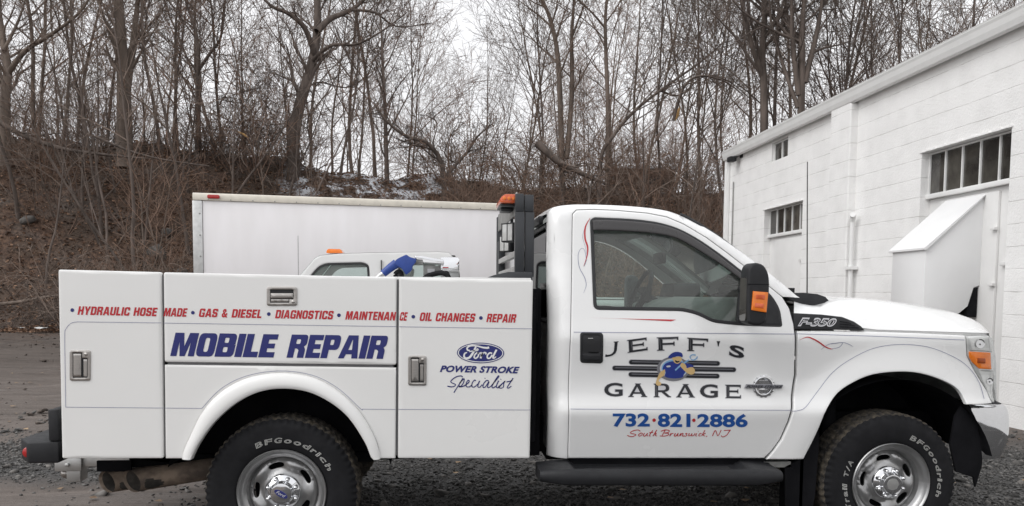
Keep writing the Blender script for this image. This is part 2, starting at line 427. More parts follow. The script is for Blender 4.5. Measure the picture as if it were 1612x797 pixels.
mud = cramp(noise(1.0, 9, .72, st.outputs[0], 1.1), [(.36, (.050, .039, .033)), (.45, (.098, .078, .067)), (.53, (.130, .105, .091)), (.64, (.19, .158, .140))])
fine = cramp(noise(34, 6, .7, pos), [(.35, (.055, .046, .04)), (.62, (.16, .14, .125))])
hum = N.new('ShaderNodeMapRange'); hum.inputs[1].default_value = 13.; hum.inputs[2].default_value = 20.; hum.inputs[4].default_value = .85
mudc = N.new('ShaderNodeMix'); mudc.data_type = 'RGBA'; mudc.inputs[0].default_value = .35; L.new(mud, mudc.inputs[6]); L.new(fine, mudc.inputs[7])
grav = cramp(noise(48, 5, .75, pos), [(.36, (.018, .017, .017)), (.52, (.055, .053, .052)), (.7, (.13, .125, .12))])
leaf = cramp(noise(7, 9, .75, pos, .4), [(.36, (.022, .013, .009)), (.50, (.078, .045, .030)), (.66, (.175, .106, .070))])
dirt = cramp(noise(.9, 5, .6, pos), [(.42, (0, 0, 0)), (.58, (1, 1, 1))])
bankc = mix(dirt, leaf, cramp(noise(14, 6, .7, pos), [(.34, (.024, .017, .013)), (.66, (.125, .085, .062))]))
s3 = N.new('ShaderNodeSeparateXYZ'); L.new(pos, s3.inputs[0])
# where the crushed asphalt lies: round the truck, ragged edge
wob = noise(.55, 4, .6, pos)
def math_(op, a, b=None, c=None):
    n = N.new('ShaderNodeMath'); n.operation = op
    for i, v in enumerate((a, b, c)):
        if v is None: continue
        if isinstance(v, (int, float)): n.inputs[i].default_value = v
        else: L.new(v, n.inputs[i])
    return n.outputs[0]
yy = math_('ADD', s3.outputs['Y'], math_('MULTIPLY', wob, 3.2))
g1 = N.new('ShaderNodeMapRange'); L.new(yy, g1.inputs[0]); g1.inputs[1].default_value = 9.3; g1.inputs[2].default_value = 10.1; g1.inputs[3].default_value = 1; g1.inputs[4].default_value = 0
g2 = N.new('ShaderNodeMapRange'); L.new(math_('ADD', s3.outputs['X'], math_('MULTIPLY', wob, 1.2)), g2.inputs[0]); g2.inputs[1].default_value = -1.0; g2.inputs[2].default_value = -.5
g3 = N.new('ShaderNodeMapRange'); L.new(math_('ADD', s3.outputs['Y'], math_('MULTIPLY', wob, 1.2)), g3.inputs[0]); g3.inputs[1].default_value = 7.2; g3.inputs[2].default_value = 7.6
gor = math_('MAXIMUM', g2.outputs[0], g3.outputs[0])
gmask = math_('MULTIPLY', g1.outputs[0], gor)
bk = N.new('ShaderNodeMapRange'); L.new(math_('ADD', s3.outputs['Z'], math_('MULTIPLY', math_('SUBTRACT', noise(2.2, 5, .6, pos), .5), .8)), bk.inputs[0])
bk.inputs[1].default_value = .30; bk.inputs[2].default_value = .62
L.new(math_('ADD', s3.outputs['Y'], math_('MULTIPLY', math_('SUBTRACT', noise(.5, 6, .65, st.outputs[0]), .5), 14.)), hum.inputs[0])
damp = cramp(noise(6, 8, .7, st.outputs[0]), [(.35, (.028, .021, .017)), (.6, (.085, .065, .053))])
base = mix(gmask, mix(hum.outputs[0], mudc.outputs[2], damp), grav)
base = mix(bk.outputs[0], base, bankc)
snow = N.new('ShaderNodeMapRange'); L.new(noise(1.1, 7, .7, pos), snow.inputs[0]); snow.inputs[1].default_value = .48; snow.inputs[2].default_value = .54   # patches of old snow on the middle of the ridge
sx = N.new('ShaderNodeMapRange'); L.new(math_('ABSOLUTE', math_('ADD', s3.outputs['X'], 2.6)), sx.inputs[0]); sx.inputs[1].default_value = 2.4; sx.inputs[2].default_value = 3.6; sx.inputs[3].default_value = 1; sx.inputs[4].default_value = 0
sz = N.new('ShaderNodeMapRange'); L.new(s3.outputs['Z'], sz.inputs[0]); sz.inputs[1].default_value = 4.9; sz.inputs[2].default_value = 5.5
sc_ = N.new('ShaderNodeRGB'); sc_.outputs[0].default_value = (.72, .74, .78, 1)
base = mix(math_('MULTIPLY', snow.outputs[0], math_('MULTIPLY', sx.outputs[0], sz.outputs[0])), base, sc_.outputs[0])
L.new(base, P.inputs['Base Color']); rw_ = N.new('ShaderNodeMapRange'); L.new(noise(.8, 5, .6, st.outputs[0], .8), rw_.inputs[0]); rw_.inputs[1].default_value = .36; rw_.inputs[2].default_value = .46; rw_.inputs[3].default_value = .42; rw_.inputs[4].default_value = .9; L.new(rw_.outputs[0], P.inputs['Roughness'])
bp = N.new('ShaderNodeBump'); bp.inputs['Strength'].default_value = .7; bp.inputs['Distance'].default_value = .03
hh = math_('ADD', noise(9, 8, .7, st.outputs[0]), math_('MULTIPLY', noise(60, 5, .7, pos), .5)); L.new(hh, bp.inputs['Height']); L.new(bp.outputs[0], P.inputs['Normal'])
go = gm.build('ground', G, smooth=True, fix=False); go['kind'] = 'structure'

rng = np.random.default_rng(7)
# crushed asphalt stones
def fast_mesh(name, V, F):
    me = bpy.data.meshes.new(name); k = F.shape[1]; me.vertices.add(len(V)); me.vertices.foreach_set('co', np.ascontiguousarray(V, dtype=np.float32).ravel()); me.loops.add(F.size); me.loops.foreach_set('vertex_index', F.ravel().astype(np.int32))
    me.polygons.add(len(F)); me.polygons.foreach_set('loop_start', (np.arange(len(F))*k).astype(np.int32)); me.polygons.foreach_set('loop_total', np.full(len(F), k, np.int32)); me.update(calc_edges=True); return me
ico = bmesh.new(); bmesh.ops.create_icosphere(ico, subdivisions=1, radius=1); ICV = np.array([v.co[:] for v in ico.verts]); ICF = np.array([[v.index for v in f.verts] for f in ico.faces]); ico.free()
def scatter(name, C, S, m, flat_=.6, jit=.3):
    n = len(C); V = ICV[None]*(1+jit*rng.normal(size=(n, len(ICV), 1)))*S[:, None, :]
    a = rng.uniform(0, 6.28, n); ca, sa = np.cos(a)[:, None], np.sin(a)[:, None]
    t = rng.normal(0, .35, n)[:, None]; x, y, z = V[..., 0], V[..., 1], V[..., 2]
    z, x = z*np.cos(t)+x*np.sin(t), x*np.cos(t)-z*np.sin(t)
    V = np.stack([x*ca-y*sa, x*sa+y*ca, z], -1)+C[:, None]
    F = (ICF[None]+np.arange(n)[:, None, None]*len(ICV)).reshape(-1, 3)
    return link(name, fast_mesh(name, V.reshape(-1, 3), F), None, m)
M['gravel'] = mat('crushed_asphalt', (.17, .163, .155), .85, c2=(.030, .029, .028), scale=42, detail=1, thr=(.36, .70))
n = 95000; gx_ = rng.uniform(-6.5, 7, n); gy_ = 4.5+6.1*rng.random(n)**1.25
edge = gy_+1.6+.7*_n2(gx_, gy_, .9, 2.)+rng.normal(0, .4, n); k = (edge < 9.9) & ((gx_+.35*_n2(gx_, gy_, 1.3, 1)+rng.normal(0, .25, n) > -1.4) | (gy_+.35*_n2(gx_, gy_, 1.1, 3)+rng.normal(0, .25, n) > 6.9)) & (gx_ < 6.85) | (rng.random(n) < .02)
gx_, gy_ = gx_[k], gy_[k]; s = np.clip(rng.lognormal(-4.75, .42, len(gx_)), .004, .03)
C = np.stack([gx_, gy_, gz(gx_, gy_)+s*.25], 1); S = np.stack([s*1.3, s, s*.6], 1)
g = scatter('gravel', C, S, M['gravel']); tag(g, 'dark crushed asphalt gravel spread under and around the white truck', 'gravel', kind='stuff')
n = 1500; gx_ = rng.uniform(-6.5, 6.7, n); gy_ = 4.6+6.2*rng.random(n); s = np.clip(rng.lognormal(-3.75, .35, n), .014, .055); k = (gx_ > -1.6) | (gy_ > 6.8) | (rng.random(n) < .25); gx_, gy_, s = gx_[k], gy_[k], s[k]
g = scatter('loose_stones', np.stack([gx_, gy_, gz(gx_, gy_)+s*.25], 1), np.stack([s*1.3, s, s*.6], 1), mat('loose_stone', (.17, .158, .147), .85, c2=(.05, .048, .046), scale=7, detail=2, thr=(.42, .6))); tag(g, 'larger loose grey stones scattered over the crushed asphalt', 'stones', kind='stuff')
n = 500; lx = rng.uniform(-8, 6.6, n); ly = 5+13*rng.random(n); lz = gz(lx, ly)+.02; s = rng.uniform(.015, .04, n); q = np.array([(-1, -.6, 0), (.9, -.7, .15), (1.1, .6, 0), (-.8, .7, .2)]); V = q[None]*s[:, None, None]; a = rng.uniform(0, 6.28, n)[:, None]
V = np.stack([V[..., 0]*np.cos(a)-V[..., 1]*np.sin(a)+lx[:, None], V[..., 0]*np.sin(a)+V[..., 1]*np.cos(a)+ly[:, None], V[..., 2]+lz[:, None]], -1)
tag(link('fallen_leaves', fast_mesh('fallen_leaves', V.reshape(-1, 3), np.arange(n*4).reshape(-1, 4)), None, mat('dry_leaf', (.36, .25, .15), .85, c2=(.12, .075, .045), scale=9, detail=1)), 'few dry leaves blown over the yard around the truck', 'leaves', kind='stuff')
M['clod'] = mat('dirt_clods', (.13, .105, .09), .95, c2=(.04, .032, .027), scale=30, detail=1)
n = 9000; gx_ = rng.uniform(-17, 1, n); gy_ = 9+17*rng.random(n)**.8; k = (gy_ < bankbase(gx_)+1) & (_n2(gx_, gy_, .8, 5.)+rng.normal(0, .5, n) > .25); gx_, gy_ = gx_[k], gy_[k]; s = np.clip(rng.lognormal(-4.1, .5, len(gx_)), .008, .06)
g = scatter('dirt_clods', np.stack([gx_, gy_, gz(gx_, gy_)+s*.2], 1), np.stack([s*1.4, s, s*.55], 1), M['clod']); tag(g, 'small brown clods of earth strewn over the muddy yard', 'dirt clods', kind='stuff')
# leaf litter on the bank
M['litter'] = mat('dead_leaves', (.33, .198, .125), .9, c2=(.065, .036, .024), scale=11, detail=2, thr=(.40, .62))
n = 90000; lx = rng.uniform(-26, 24, n); ly = bankbase(lx)-1.2+rng.random(n)**1.2*11
lz = gz(lx, ly)+.02; s = rng.uniform(.016, .05, n)
q = np.array([(-1, -.6, 0), (.9, -.7, .15), (1.1, .6, 0), (-.8, .7, .2)])
V = q[None]*s[:, None, None]; a = rng.uniform(0, 6.28, n)[:, None]; b = rng.normal(0, .7, n)[:, None]
x, y, z = V[..., 0], V[..., 1], V[..., 2]; y, z = y*np.cos(b)-z*np.sin(b), y*np.sin(b)+z*np.cos(b)
V = np.stack([x*np.cos(a)-y*np.sin(a)+lx[:, None], x*np.sin(a)+y*np.cos(a)+ly[:, None], z+lz[:, None]+.03], -1)
me = fast_mesh('leaf_litter', V.reshape(-1, 3), np.arange(n*4).reshape(-1, 4))
tag(link('leaf_litter', me, None, M['litter']), 'brown dead leaves covering the steep bank behind the yard', 'leaf litter', kind='stuff')

# ================================================================== TREES
M['bark'] = mat('grey_bark', (.195, .152, .124), .95, c2=(.105, .082, .067), scale=5, stretch=(1, 1, .18), bump=.5, bscale=14, objvar=.18)
M['bark_dark'] = mat('dark_bark', (.155, .122, .104), .95, c2=(.078, .062, .053), scale=5, stretch=(1, 1, .18), bump=.5, bscale=14, objvar=.15)
M['twig'] = mat('bare_twigs', (.235, .180, .147), .95, c2=(.15, .115, .094), scale=2, objvar=.18)
M['twig_red'] = mat('reddish_brush', (.245, .160, .118), .95, c2=(.135, .088, .065), scale=2, objvar=.2)
M['twig_dark'] = mat('dark_twigs', (.15, .117, .100), .95, c2=(.09, .071, .061), scale=2, objvar=.15)
class TB:                                   # fast open tubes for branches
    def __init__(s): s.v = []; s.f = []; s.n = 0
    def tube(s, P, r, k):
        n = len(P); T = np.empty_like(P); T[1:-1] = P[2:]-P[:-2]; T[0] = P[1]-P[0]; T[-1] = P[-1]-P[-2]
        T /= np.sqrt((T*T).sum(1))[:, None]+1e-9
        ref = np.array([.31, .95, .05]) if abs(T[0, 1]) < .8 else np.array([1., 0, 0])
        A = np.cross(T, ref); A /= np.sqrt((A*A).sum(1))[:, None]+1e-9; B = np.cross(T, A)
        th = np.arange(k)*6.28318/k
        V = P[:, None]+r[:, None, None]*(A[:, None]*np.cos(th)[None, :, None]+B[:, None]*np.sin(th)[None, :, None])
        i = np.arange(n-1)[:, None]*k; j = np.arange(k)[None]; j2 = (j+1) % k
        s.f.append((np.stack([i+j, i+j2, i+k+j2, i+k+j], -1)).reshape(-1, 4)+s.n); s.v.append(V.reshape(-1, 3)); s.n += n*k
    def mesh(s, name, m):
        V = np.concatenate(s.v); F = np.concatenate(s.f); me = bpy.data.meshes.new(name)
        me.vertices.add(len(V)); me.vertices.foreach_set('co', V.ravel()); me.loops.add(F.size); me.loops.foreach_set('vertex_index', F.ravel().astype(np.int32))
        me.polygons.add(len(F)); me.polygons.foreach_set('loop_start', (np.arange(len(F))*4).astype(np.int32)); me.polygons.foreach_set('loop_total', np.full(len(F), 4, np.int32))
        me.polygons.foreach_set('use_smooth', np.ones(len(F), bool)); me.update(calc_edges=True); me.materials.append(m); return me
def norm(v): return v/(np.linalg.norm(v)+1e-9)
def turn(rg, d, ang):
    a = norm(np.cross(d, rg.normal(size=3))); return norm(d*math.cos(ang)+a*math.sin(ang))
def grow(tb, rg, p, d, Ln, r, lvl, P_):
    n = (7, 5, 4, 3)[min(lvl, 3)]; pts = [p]; wob = P_['wob'][min(lvl, 3)]; trop = P_['trop'][min(lvl, 3)]
    for i in range(n):
        d = norm(d+rg.normal(size=3)*wob+np.array([0, 0, trop])); p = p+d*Ln/n; pts.append(p)
    pts = np.array(pts); t = np.linspace(0, 1, n+1); rad = np.maximum(r*(1-.78*t), P_.get('rmin', .0065)); tb.tube(pts, rad, (6, 5, 4, 3)[min(lvl, 3)])
    if lvl < P_['levels']:
        c = P_['kids'][lvl]
        for q in range(c):
            s = P_['start']+(1-P_['start'])*(q+rg.random())/c; k = s*n; i = min(int(k), n-1); b = pts[i]+(pts[i+1]-pts[i])*(k-i); dd = norm(pts[i+1]-pts[i])
            grow(tb, rg, b, turn(rg, dd, rg.uniform(*P_['ang'])), Ln*rg.uniform(.38, .66)*(1.15-.55*s), max(r*(1-.78*s)*.62, .006), lvl+1, P_)
def make_tree(seed, H, r, trunk=None, kids=13, low=.3, spread=(.5, .95), limb=.42, wob=(.06, .10, .16, .2), trop=(.06, .07, .05, .03), kk=(5, 4, 4), forks=(), levels=3, rmin=.0065, barkm='bark', twigm='twig', start=.25):
    rg = np.random.default_rng(seed); tr, cr = TB(), TB()
    P_ = dict(wob=wob, trop=trop, levels=levels, kids=(0,)+tuple(kk), ang=(.45, .95), start=start, rmin=rmin)
    lines = []
    if trunk is None:
        n = 12; p = np.zeros(3); d = norm(np.array([rg.normal()*.06, rg.normal()*.06, 1.])); pts = [p]
        for i in range(n): d = norm(d+rg.normal(size=3)*.05+np.array([0, 0, .05])); p = p+d*H/n; pts.append(p)
        lines.append((np.array(pts), r*(1-.85*np.linspace(0, 1, n+1)**1.1)))
    else:
        P0 = np.array(spline(trunk, 5)); lines.append((P0, r*(1-.7*np.linspace(0, 1, len(P0)))))
    for f, fr in forks:
        P1 = np.array(spline(f, 5)); lines.append((P1, fr*(1-.75*np.linspace(0, 1, len(P1)))))
    for li, (P1, rad) in enumerate(lines):
        rad = rad.copy(); 
        if li == 0: rad[0] *= 1.35
        tr.tube(P1, rad, 8)
        Ln = np.linalg.norm(np.diff(P1, axis=0), axis=1).sum(); c = max(3, int(kids*(1 if li == 0 else .55))); lo = low if li == 0 else .2
        for q in range(c):
            s = lo+(1-lo)*(q+rg.random())/c; k = s*(len(P1)-1); i = min(int(k), len(P1)-2); b = P1[i]+(P1[i+1]-P1[i])*(k-i); dd = norm(P1[i+1]-P1[i])
            ll = (Ln if li == 0 else Ln*1.1)*limb*(1.2-.75*s)*rg.uniform(.7, 1.25)
            grow(cr, rg, b, turn(rg, dd, rg.uniform(*spread)), ll, max(.012, rad[i]*rg.uniform(.35, .6)), 1, P_)
    return tr.mesh('trunk', M[barkm]), cr.mesh('crown', M[twigm])
def plant(meshes, name, label, cat, loc, rz=0., sc=1., group=None, tilt=(0, 0)):
    root = thing(name, label, cat, loc, group); root['base'] = (0, 0, 0); root.rotation_euler = (tilt[0], tilt[1], rz); root.scale = (sc,)*3
    for me, nm in zip(meshes, ('trunk', 'crown')): link(nm, me, root)
    return root
def at_depth(px, Y):           # ground point below a photo column
    d = ray(px, 300); x = d.x/d.y*Y; return x, Y, float(gz(x, Y))
rnd = random.Random(11)
# ---- one of a kind
def local(px_pts, Y, rel):     # photo-traced limb lines in a tree's own depth; a little depth wander makes them round
    b = np.array(rel); o = []
    for i, p in enumerate(px_pts):
        dy = p[2] if len(p) > 2 else 0.
        v = atY(p[0], p[1], Y+dy); o.append(np.array(v)-b)
    return [tuple(q) for q in o]
def hero(name, label, px, Y, trunk, forks, r, seed, **kw):
    b = at_depth(px, Y); tr = [(0, 0, -.3)]+local(trunk, Y, b)
    r *= .72; fk = [(local(f, Y, b), fr*.8) for f, fr in forks]
    return plant(make_tree(seed, 0, r, trunk=tr, forks=fk, **kw), name, label, 'tree', b)
hero('twisted_tree', 'dark twisted tree with crooked limbs spreading to both sides above the box truck', 463, 32, [(462, 220), (472, 165), (490, 105), (500, 40, .4), (498, -40, .8), (505, -110, 1)],
     [([(496, 88), (480, 45, -.5), (455, 22, -.8), (425, 8, -1.2), (395, -30, -1.4)], .16), ([(499, 50), (520, 30, .4), (552, 16, .9), (578, -6, 1.2), (600, -40, 1.5)], .17),
      ([(552, 16, .9), (590, 20, 1), (625, 42, 1.2), (680, 36, 1.5)], .08), ([(487, 100), (520, 72, -.6), (560, 70, -1), (600, 50, -1.3), (640, 20, -1.6)], .10), ([(470, 150), (500, 130, .8), (545, 138, 1.2), (580, 120, 1.5)], .06)], .40, 5, kids=10, low=.3, limb=.20, kk=(6, 5, 4), wob=(.1, .2, .25, .3), barkm='bark_dark', twigm='twig_dark')
hero('twin_trunk_tree', 'thick grey tree at left whose trunk splits into two upright stems', 197, 30.5, [(196, 190), (194, 120), (190, 50, -.2), (184, -40, -.4), (178, -140, -.5)],
     [([(198, 150), (208, 80, .3), (217, 0, .6), (226, -100, .8)], .2), ([(192, 110), (172, 50, -.6), (150, -10, -1), (135, -60, -1)], .09), ([(203, 120), (235, 60, .8), (262, 20, 1)], .06)], .42, 9, kids=12, low=.35, limb=.26, kk=(5, 5, 4))
hero('forked_tree', 'slim dark tree left of the box truck forking into a wide V', 311, 31.5, [(312, 190), (313, 110), (308, 50, .2), (292, 0, .4), (280, -60, .5)],
     [([(313, 110), (330, 85, -.3), (347, 60, -.5), (354, 10, -.6), (358, -60, -.8)], .085)], .15, 12, kids=12, low=.25, limb=.33, kk=(5, 5, 4), barkm='bark_dark', twigm='twig_dark')
hero('edge_tree', 'grey tree at the left picture edge with a bent limb', 10, 29, [(8, 160), (12, 110), (4, 60, .3), (-4, 0, .4), (-10, -80, .6)],
     [([(10, 120), (40, 80, -.4), (80, 55, -.8), (125, 20, -1.2), (150, -20, -1.4)], .12), ([(6, 80), (30, 30, .5), (45, -20, .8)], .08)], .26, 21, kids=14, low=.15, limb=.34, kk=(6, 5, 4))
hero('upright_tree', 'straight dark tree with steep fine branches behind the middle of the box truck', 610, 33, [(608, 240), (606, 170), (603, 110), (601, 60), (598, 20)], [], .15, 31, kids=20, low=.12, spread=(.35, .7), limb=.42, kk=(5, 5, 4), barkm='bark_dark', twigm='twig_dark')
hero('gnarled_tree', 'low gnarled tree with spreading crooked arms behind the orange beacon', 700, 32, [(698, 275), (692, 250), (672, 225, -.3), (640, 215, -.5), (608, 190, -.7), (590, 165, -.8)],
     [([(697, 285), (715, 262, .3), (735, 240, .6), (752, 215, .8), (775, 195, 1)], .12), ([(690, 247), (682, 225), (688, 195, .3), (670, 180, .5)], .05), ([(720, 258, .3), (700, 240, .6), (722, 190, .8)], .05)], .17, 35, kids=10, low=.3, limb=.32, kk=(5, 4, 4), wob=(.12, .2, .25, .3), barkm='bark_dark', twigm='twig_dark')
hero('leaning_tree', 'thin fallen-looking tree leaning far to the right across the other trunks', 945, 31, [(945, 258), (965, 215), (1002, 172), (1060, 128, .4), (1100, 100, .7), (1138, 68, 1)],
     [([(1040, 143, .3), (1070, 150, .5), (1110, 120, .8), (1150, 130, 1), (1190, 165, 1.2)], .06)], .13, 41, kids=14, low=.35, limb=.28, kk=(5, 4, 4), barkm='bark_dark', twigm='twig_dark')
hero('slender_tree', 'slender grey tree above the cab roof with a branch crossing to the left', 956, 32.5, [(957, 180), (954, 90), (953, 30), (958, -30), (962, -120)], [([(953, 45), (932, 20, -.3), (905, -5, -.6), (880, -40, -.8)], .06), ([(954, 35), (972, 10), (990, -20)], .05)], .15, 44, kids=12, low=.3, limb=.3, kk=(5, 5, 4))
hero('paired_tree', 'tall pale tree of two close stems rising behind the headache rack', 886, 33, [(883, 200), (878, 90), (866, 30, .2), (846, -20, .4), (830, -90, .5)], [([(892, 250), (900, 150, .3), (900, 60, .4), (903, 0, .5), (900, -90, .6)], .15), ([(900, 60, .4), (915, 20, .5), (928, -10, .6)], .07)], .19, 47, kids=14, low=.3, limb=.28, kk=(5, 5, 4))
hero('thick_tree', 'thickest dark tree rising behind the near corner of the white building', 1206, 26, [(1203, 180), (1200, 90), (1204, 20), (1206, -60), (1204, -150)], [([(1200, 120), (1180, 60, -.4), (1168, 0, -.6), (1160, -60, -.8)], .12), ([(1203, 60), (1228, 20, .5), (1240, -30, .6)], .1)], .21, 52, kids=15, low=.25, limb=.28, kk=(6, 5, 4), barkm='bark_dark', twigm='twig_dark')
hero('clump_tree', 'dark multi-stemmed tree standing over the building roof beside the gutter', 1262, 25, [(1262, 120), (1262, 60), (1266, 0), (1272, -90)], [([(1258, 150), (1248, 70), (1246, 0), (1240, -80)], .13), ([(1266, 130), (1284, 60), (1294, 0), (1302, -80)], .13), ([(1256, 170), (1232, 100, .3), (1215, 40, .5), (1210, -20, .5)], .09)], .19, 57, kids=15, low=.3, limb=.28, kk=(6, 5, 4), barkm='bark_dark', twigm='twig_dark')
# ---- the wood behind: kinds built once, then copied
kinds = [make_tree(101, 13.5, .085, kids=18, low=.24, kk=(6, 5, 4)), make_tree(102, 15, .10, kids=20, low=.28, limb=.36, kk=(6, 5, 4)), make_tree(103, 11.5, .06, kids=17, low=.18, spread=(.3, .7), limb=.44, kk=(6, 5, 4)),
         make_tree(104, 12.5, .07, kids=20, low=.18, limb=.40, kk=(6, 5, 4), twigm='twig_red'), make_tree(105, 14, .07, kids=19, low=.3, spread=(.35, .75), kk=(6, 5, 4), barkm='bark_dark', twigm='twig_dark'),
         make_tree(106, 9.5, .05, kids=17, low=.12, spread=(.3, .75), limb=.46, kk=(6, 5, 4), twigm='twig_red'), make_tree(107, 16, .115, kids=20, low=.35, limb=.34, kk=(6, 5, 4), barkm='bark_dark', twigm='twig_dark')]
KN = ['tall grey bare tree in the wood on the ridge', 'large grey bare tree with high crown in the ridge wood', 'slim upright bare tree with steep branches on the ridge', 'bare tree with reddish twigs in the ridge wood',
      'dark slim bare tree in the wood on the ridge', 'small bushy bare tree with reddish twigs on the ridge', 'big dark bare tree with high crown in the ridge wood']
KG = ['tall grey bare trees of the ridge wood', 'large grey high-crowned trees of the ridge wood', 'slim upright bare trees of the ridge wood', 'reddish-twigged bare trees of the ridge wood', 'dark slim bare trees of the ridge wood', 'small bushy reddish trees of the ridge wood', 'big dark high-crowned trees of the ridge wood']
def stand(k, px, Y, s):
    x, y, z = at_depth(px, Y)
    if x > 6.3 and y < 20: return
    plant(kinds[k], 'bare_tree', KN[k], 'tree', (x, y, z-.15), rnd.uniform(0, 6.28), s, KG[k], (rnd.gauss(0, .04), rnd.gauss(0, .04)))
def hgt(px):      # how tall the wood stands across the picture: a dip of open sky in the middle
    return np.interp(px, [0, 250, 560, 680, 730, 800, 850, 1000, 1612], [1., 1., .95, .62, .55, .62, .85, 1., 1.05])
px = -60.
while px < 1680:
    px += rnd.uniform(28, 52); Y = rnd.uniform(34, 46); h = hgt(px)
    k = rnd.choice([0, 1, 2, 3, 4, 5] if h > .75 else [2, 3, 5]); stand(k, px, Y, rnd.uniform(.75, 1.1)*(h if h > .75 else h*1.0))
px = -80.
while px < 1700:
    px += rnd.uniform(24, 40); Y = rnd.uniform(48, 78); h = hgt(px); stand(rnd.choice([0, 2, 3, 5, 5, 3]), px, Y, rnd.uniform(.85, 1.2)*(h if h > .75 else h*.95))
for px, Y, k, s in [(1150, 30, 4, 1.), (1178, 33, 0, 1.), (1225, 31, 6, .9), (1290, 27, 4, 1.), (1312, 30, 1, .95), (1335, 26, 4, 1.05), (1362, 29, 6, .9), (1390, 25, 4, 1.), (1420, 28, 1, .9), (1450, 25, 4, 1.), (1490, 27, 6, .9), (1530, 24, 2, 1.1), (1570, 26, 4, 1.),
                    (1075, 33, 2, 1.), (1040, 34, 4, .9), (1100, 32, 0, .95), (1010, 33, 2, 1.05), (850, 33, 4, .85), (820, 34, 3, .8), (100, 30, 2, 1.), (60, 31, 0, 1.), (140, 31, 4, .9), (255, 31, 4, .95), (275, 33, 3, .95), (350, 32, 3, .9), (385, 33, 5, .9), (535, 33, 4, .8), (565, 33, 3, .75), (650, 34, 5, .8)]:
    stand(k, px, Y, s)
# ---- saplings on the bank and brushwood
def make_brush(seed, n, H, spread, m='twig_red', levels=2, arch=.0, kk=(5, 4), r=.02):
    rg = np.random.default_rng(seed); tb = TB()
    P_ = dict(wob=(.12, .16, .2, .25), trop=(-arch, -arch, 0, 0), levels=levels, kids=kk+(0,), ang=(.4, 1.0), start=.2, rmin=.0055)
    for i in range(n):
        a = rg.uniform(0, 6.28); q = rg.random()**.5*spread; d = norm(np.array([math.cos(a)*.6*q/spread, math.sin(a)*.6*q/spread, 1]))
        grow(tb, rg, np.array([math.cos(a)*q, math.sin(a)*q, -.1]), d, H*rg.uniform(.6, 1.1), r*rg.uniform(.6, 1.3), 0, P_)
    return tb.mesh('brush', M[m])
brush = [make_brush(201, 12, 2.0, 1.1, 'twig_red'), make_brush(202, 12, 2.7, 1.3, 'twig', arch=.05), make_brush(203, 10, 1.4, 1.2, 'twig_dark', arch=.12), make_brush(204, 16, 3.4, 1.5, 'twig_red', arch=.06)]
BN = ['knee-high reddish brushwood on the bank', 'grey arching brushwood on the bank', 'low dark tangle of dead stems on the bank', 'tall reddish thicket of thin stems on the bank']
def bush(k, x, y, s):
    o = link('brushwood', brush[k]); o.location = (x, y, float(gz(x, y))); o.rotation_euler = (0, 0, rnd.uniform(0, 6.28)); o.scale = (s, s, s*rnd.uniform(.8, 1.2))
    tag(o, BN[k], 'brushwood', BN[k].replace('brushwood', 'brushwoods').replace('thicket', 'thickets').replace('tangle', 'tangles'))
for i in range(120):
    x = rnd.uniform(-22, 2); y = float(bankbase(x))+rnd.uniform(-.8, 9.5); q_ = x/y
    if -.19 < q_ < -.01 and y > bankbase(x)+4.5: continue
    bush(rnd.choice([0, 2, 2, 2, 1]), x, y, rnd.uniform(.5, .95))
for i in range(46):
    px = rnd.uniform(650, 1150); Y = rnd.uniform(28, 38); x, y, z = at_depth(px, Y); bush(rnd.choice([0, 3, 3, 1]), x, y, rnd.uniform(.75, 1.25))
for i in range(20):
    px = rnd.uniform(-30, 480); Y = rnd.uniform(31, 36); x, y, z = at_depth(px, Y); bush(rnd.choice([0, 3, 1]), x, y, rnd.uniform(.7, 1.1))
# vine-smothered thicket beside the twisted tree
rg = np.random.default_rng(77); tb = TB()
Pv = dict(wob=(.2, .25, .3, .3), trop=(-.10, -.14, -.1, 0), levels=2, kids=(5, 4, 0), ang=(.4, 1.2), start=.15, rmin=.006)
for i in range(95):
    t = rg.random(); p = np.array([rg.normal(0, 1.0+.3*(1-t)), rg.normal(0, .8), t*3.9]); d = norm(rg.normal(size=3)*np.array([1, 1, .5])+np.array([0, 0, .5])); grow(tb, rg, p, d, rg.uniform(.8, 2.0), rg.uniform(.010, .028), 0, Pv)
o = link('vine_thicket', tb.mesh('vine_thicket', M['twig_dark'])); o.location = at_depth(405, 31.5); tag(o, 'dense dark mass of tangled vines left of the twisted tree', 'vine')
tb = TB(); rg = np.random.default_rng(78)
for i in range(60):
    t = rg.random(); p = np.array([rg.normal(0, 1.7), rg.normal(0, .8), .6+t*2.4]); d = norm(rg.normal(size=3)*np.array([1, 1, .4])+np.array([0, 0, .3])); grow(tb, rg, p, d, rg.uniform(.8, 2.0), rg.uniform(.010, .024), 0, Pv)
o = link('vine_thicket', tb.mesh('vine_thicket', M['twig_red'])); o.location = at_depth(835, 30.5); tag(o, 'reddish mass of tangled vines just above the cab of the truck', 'vine')
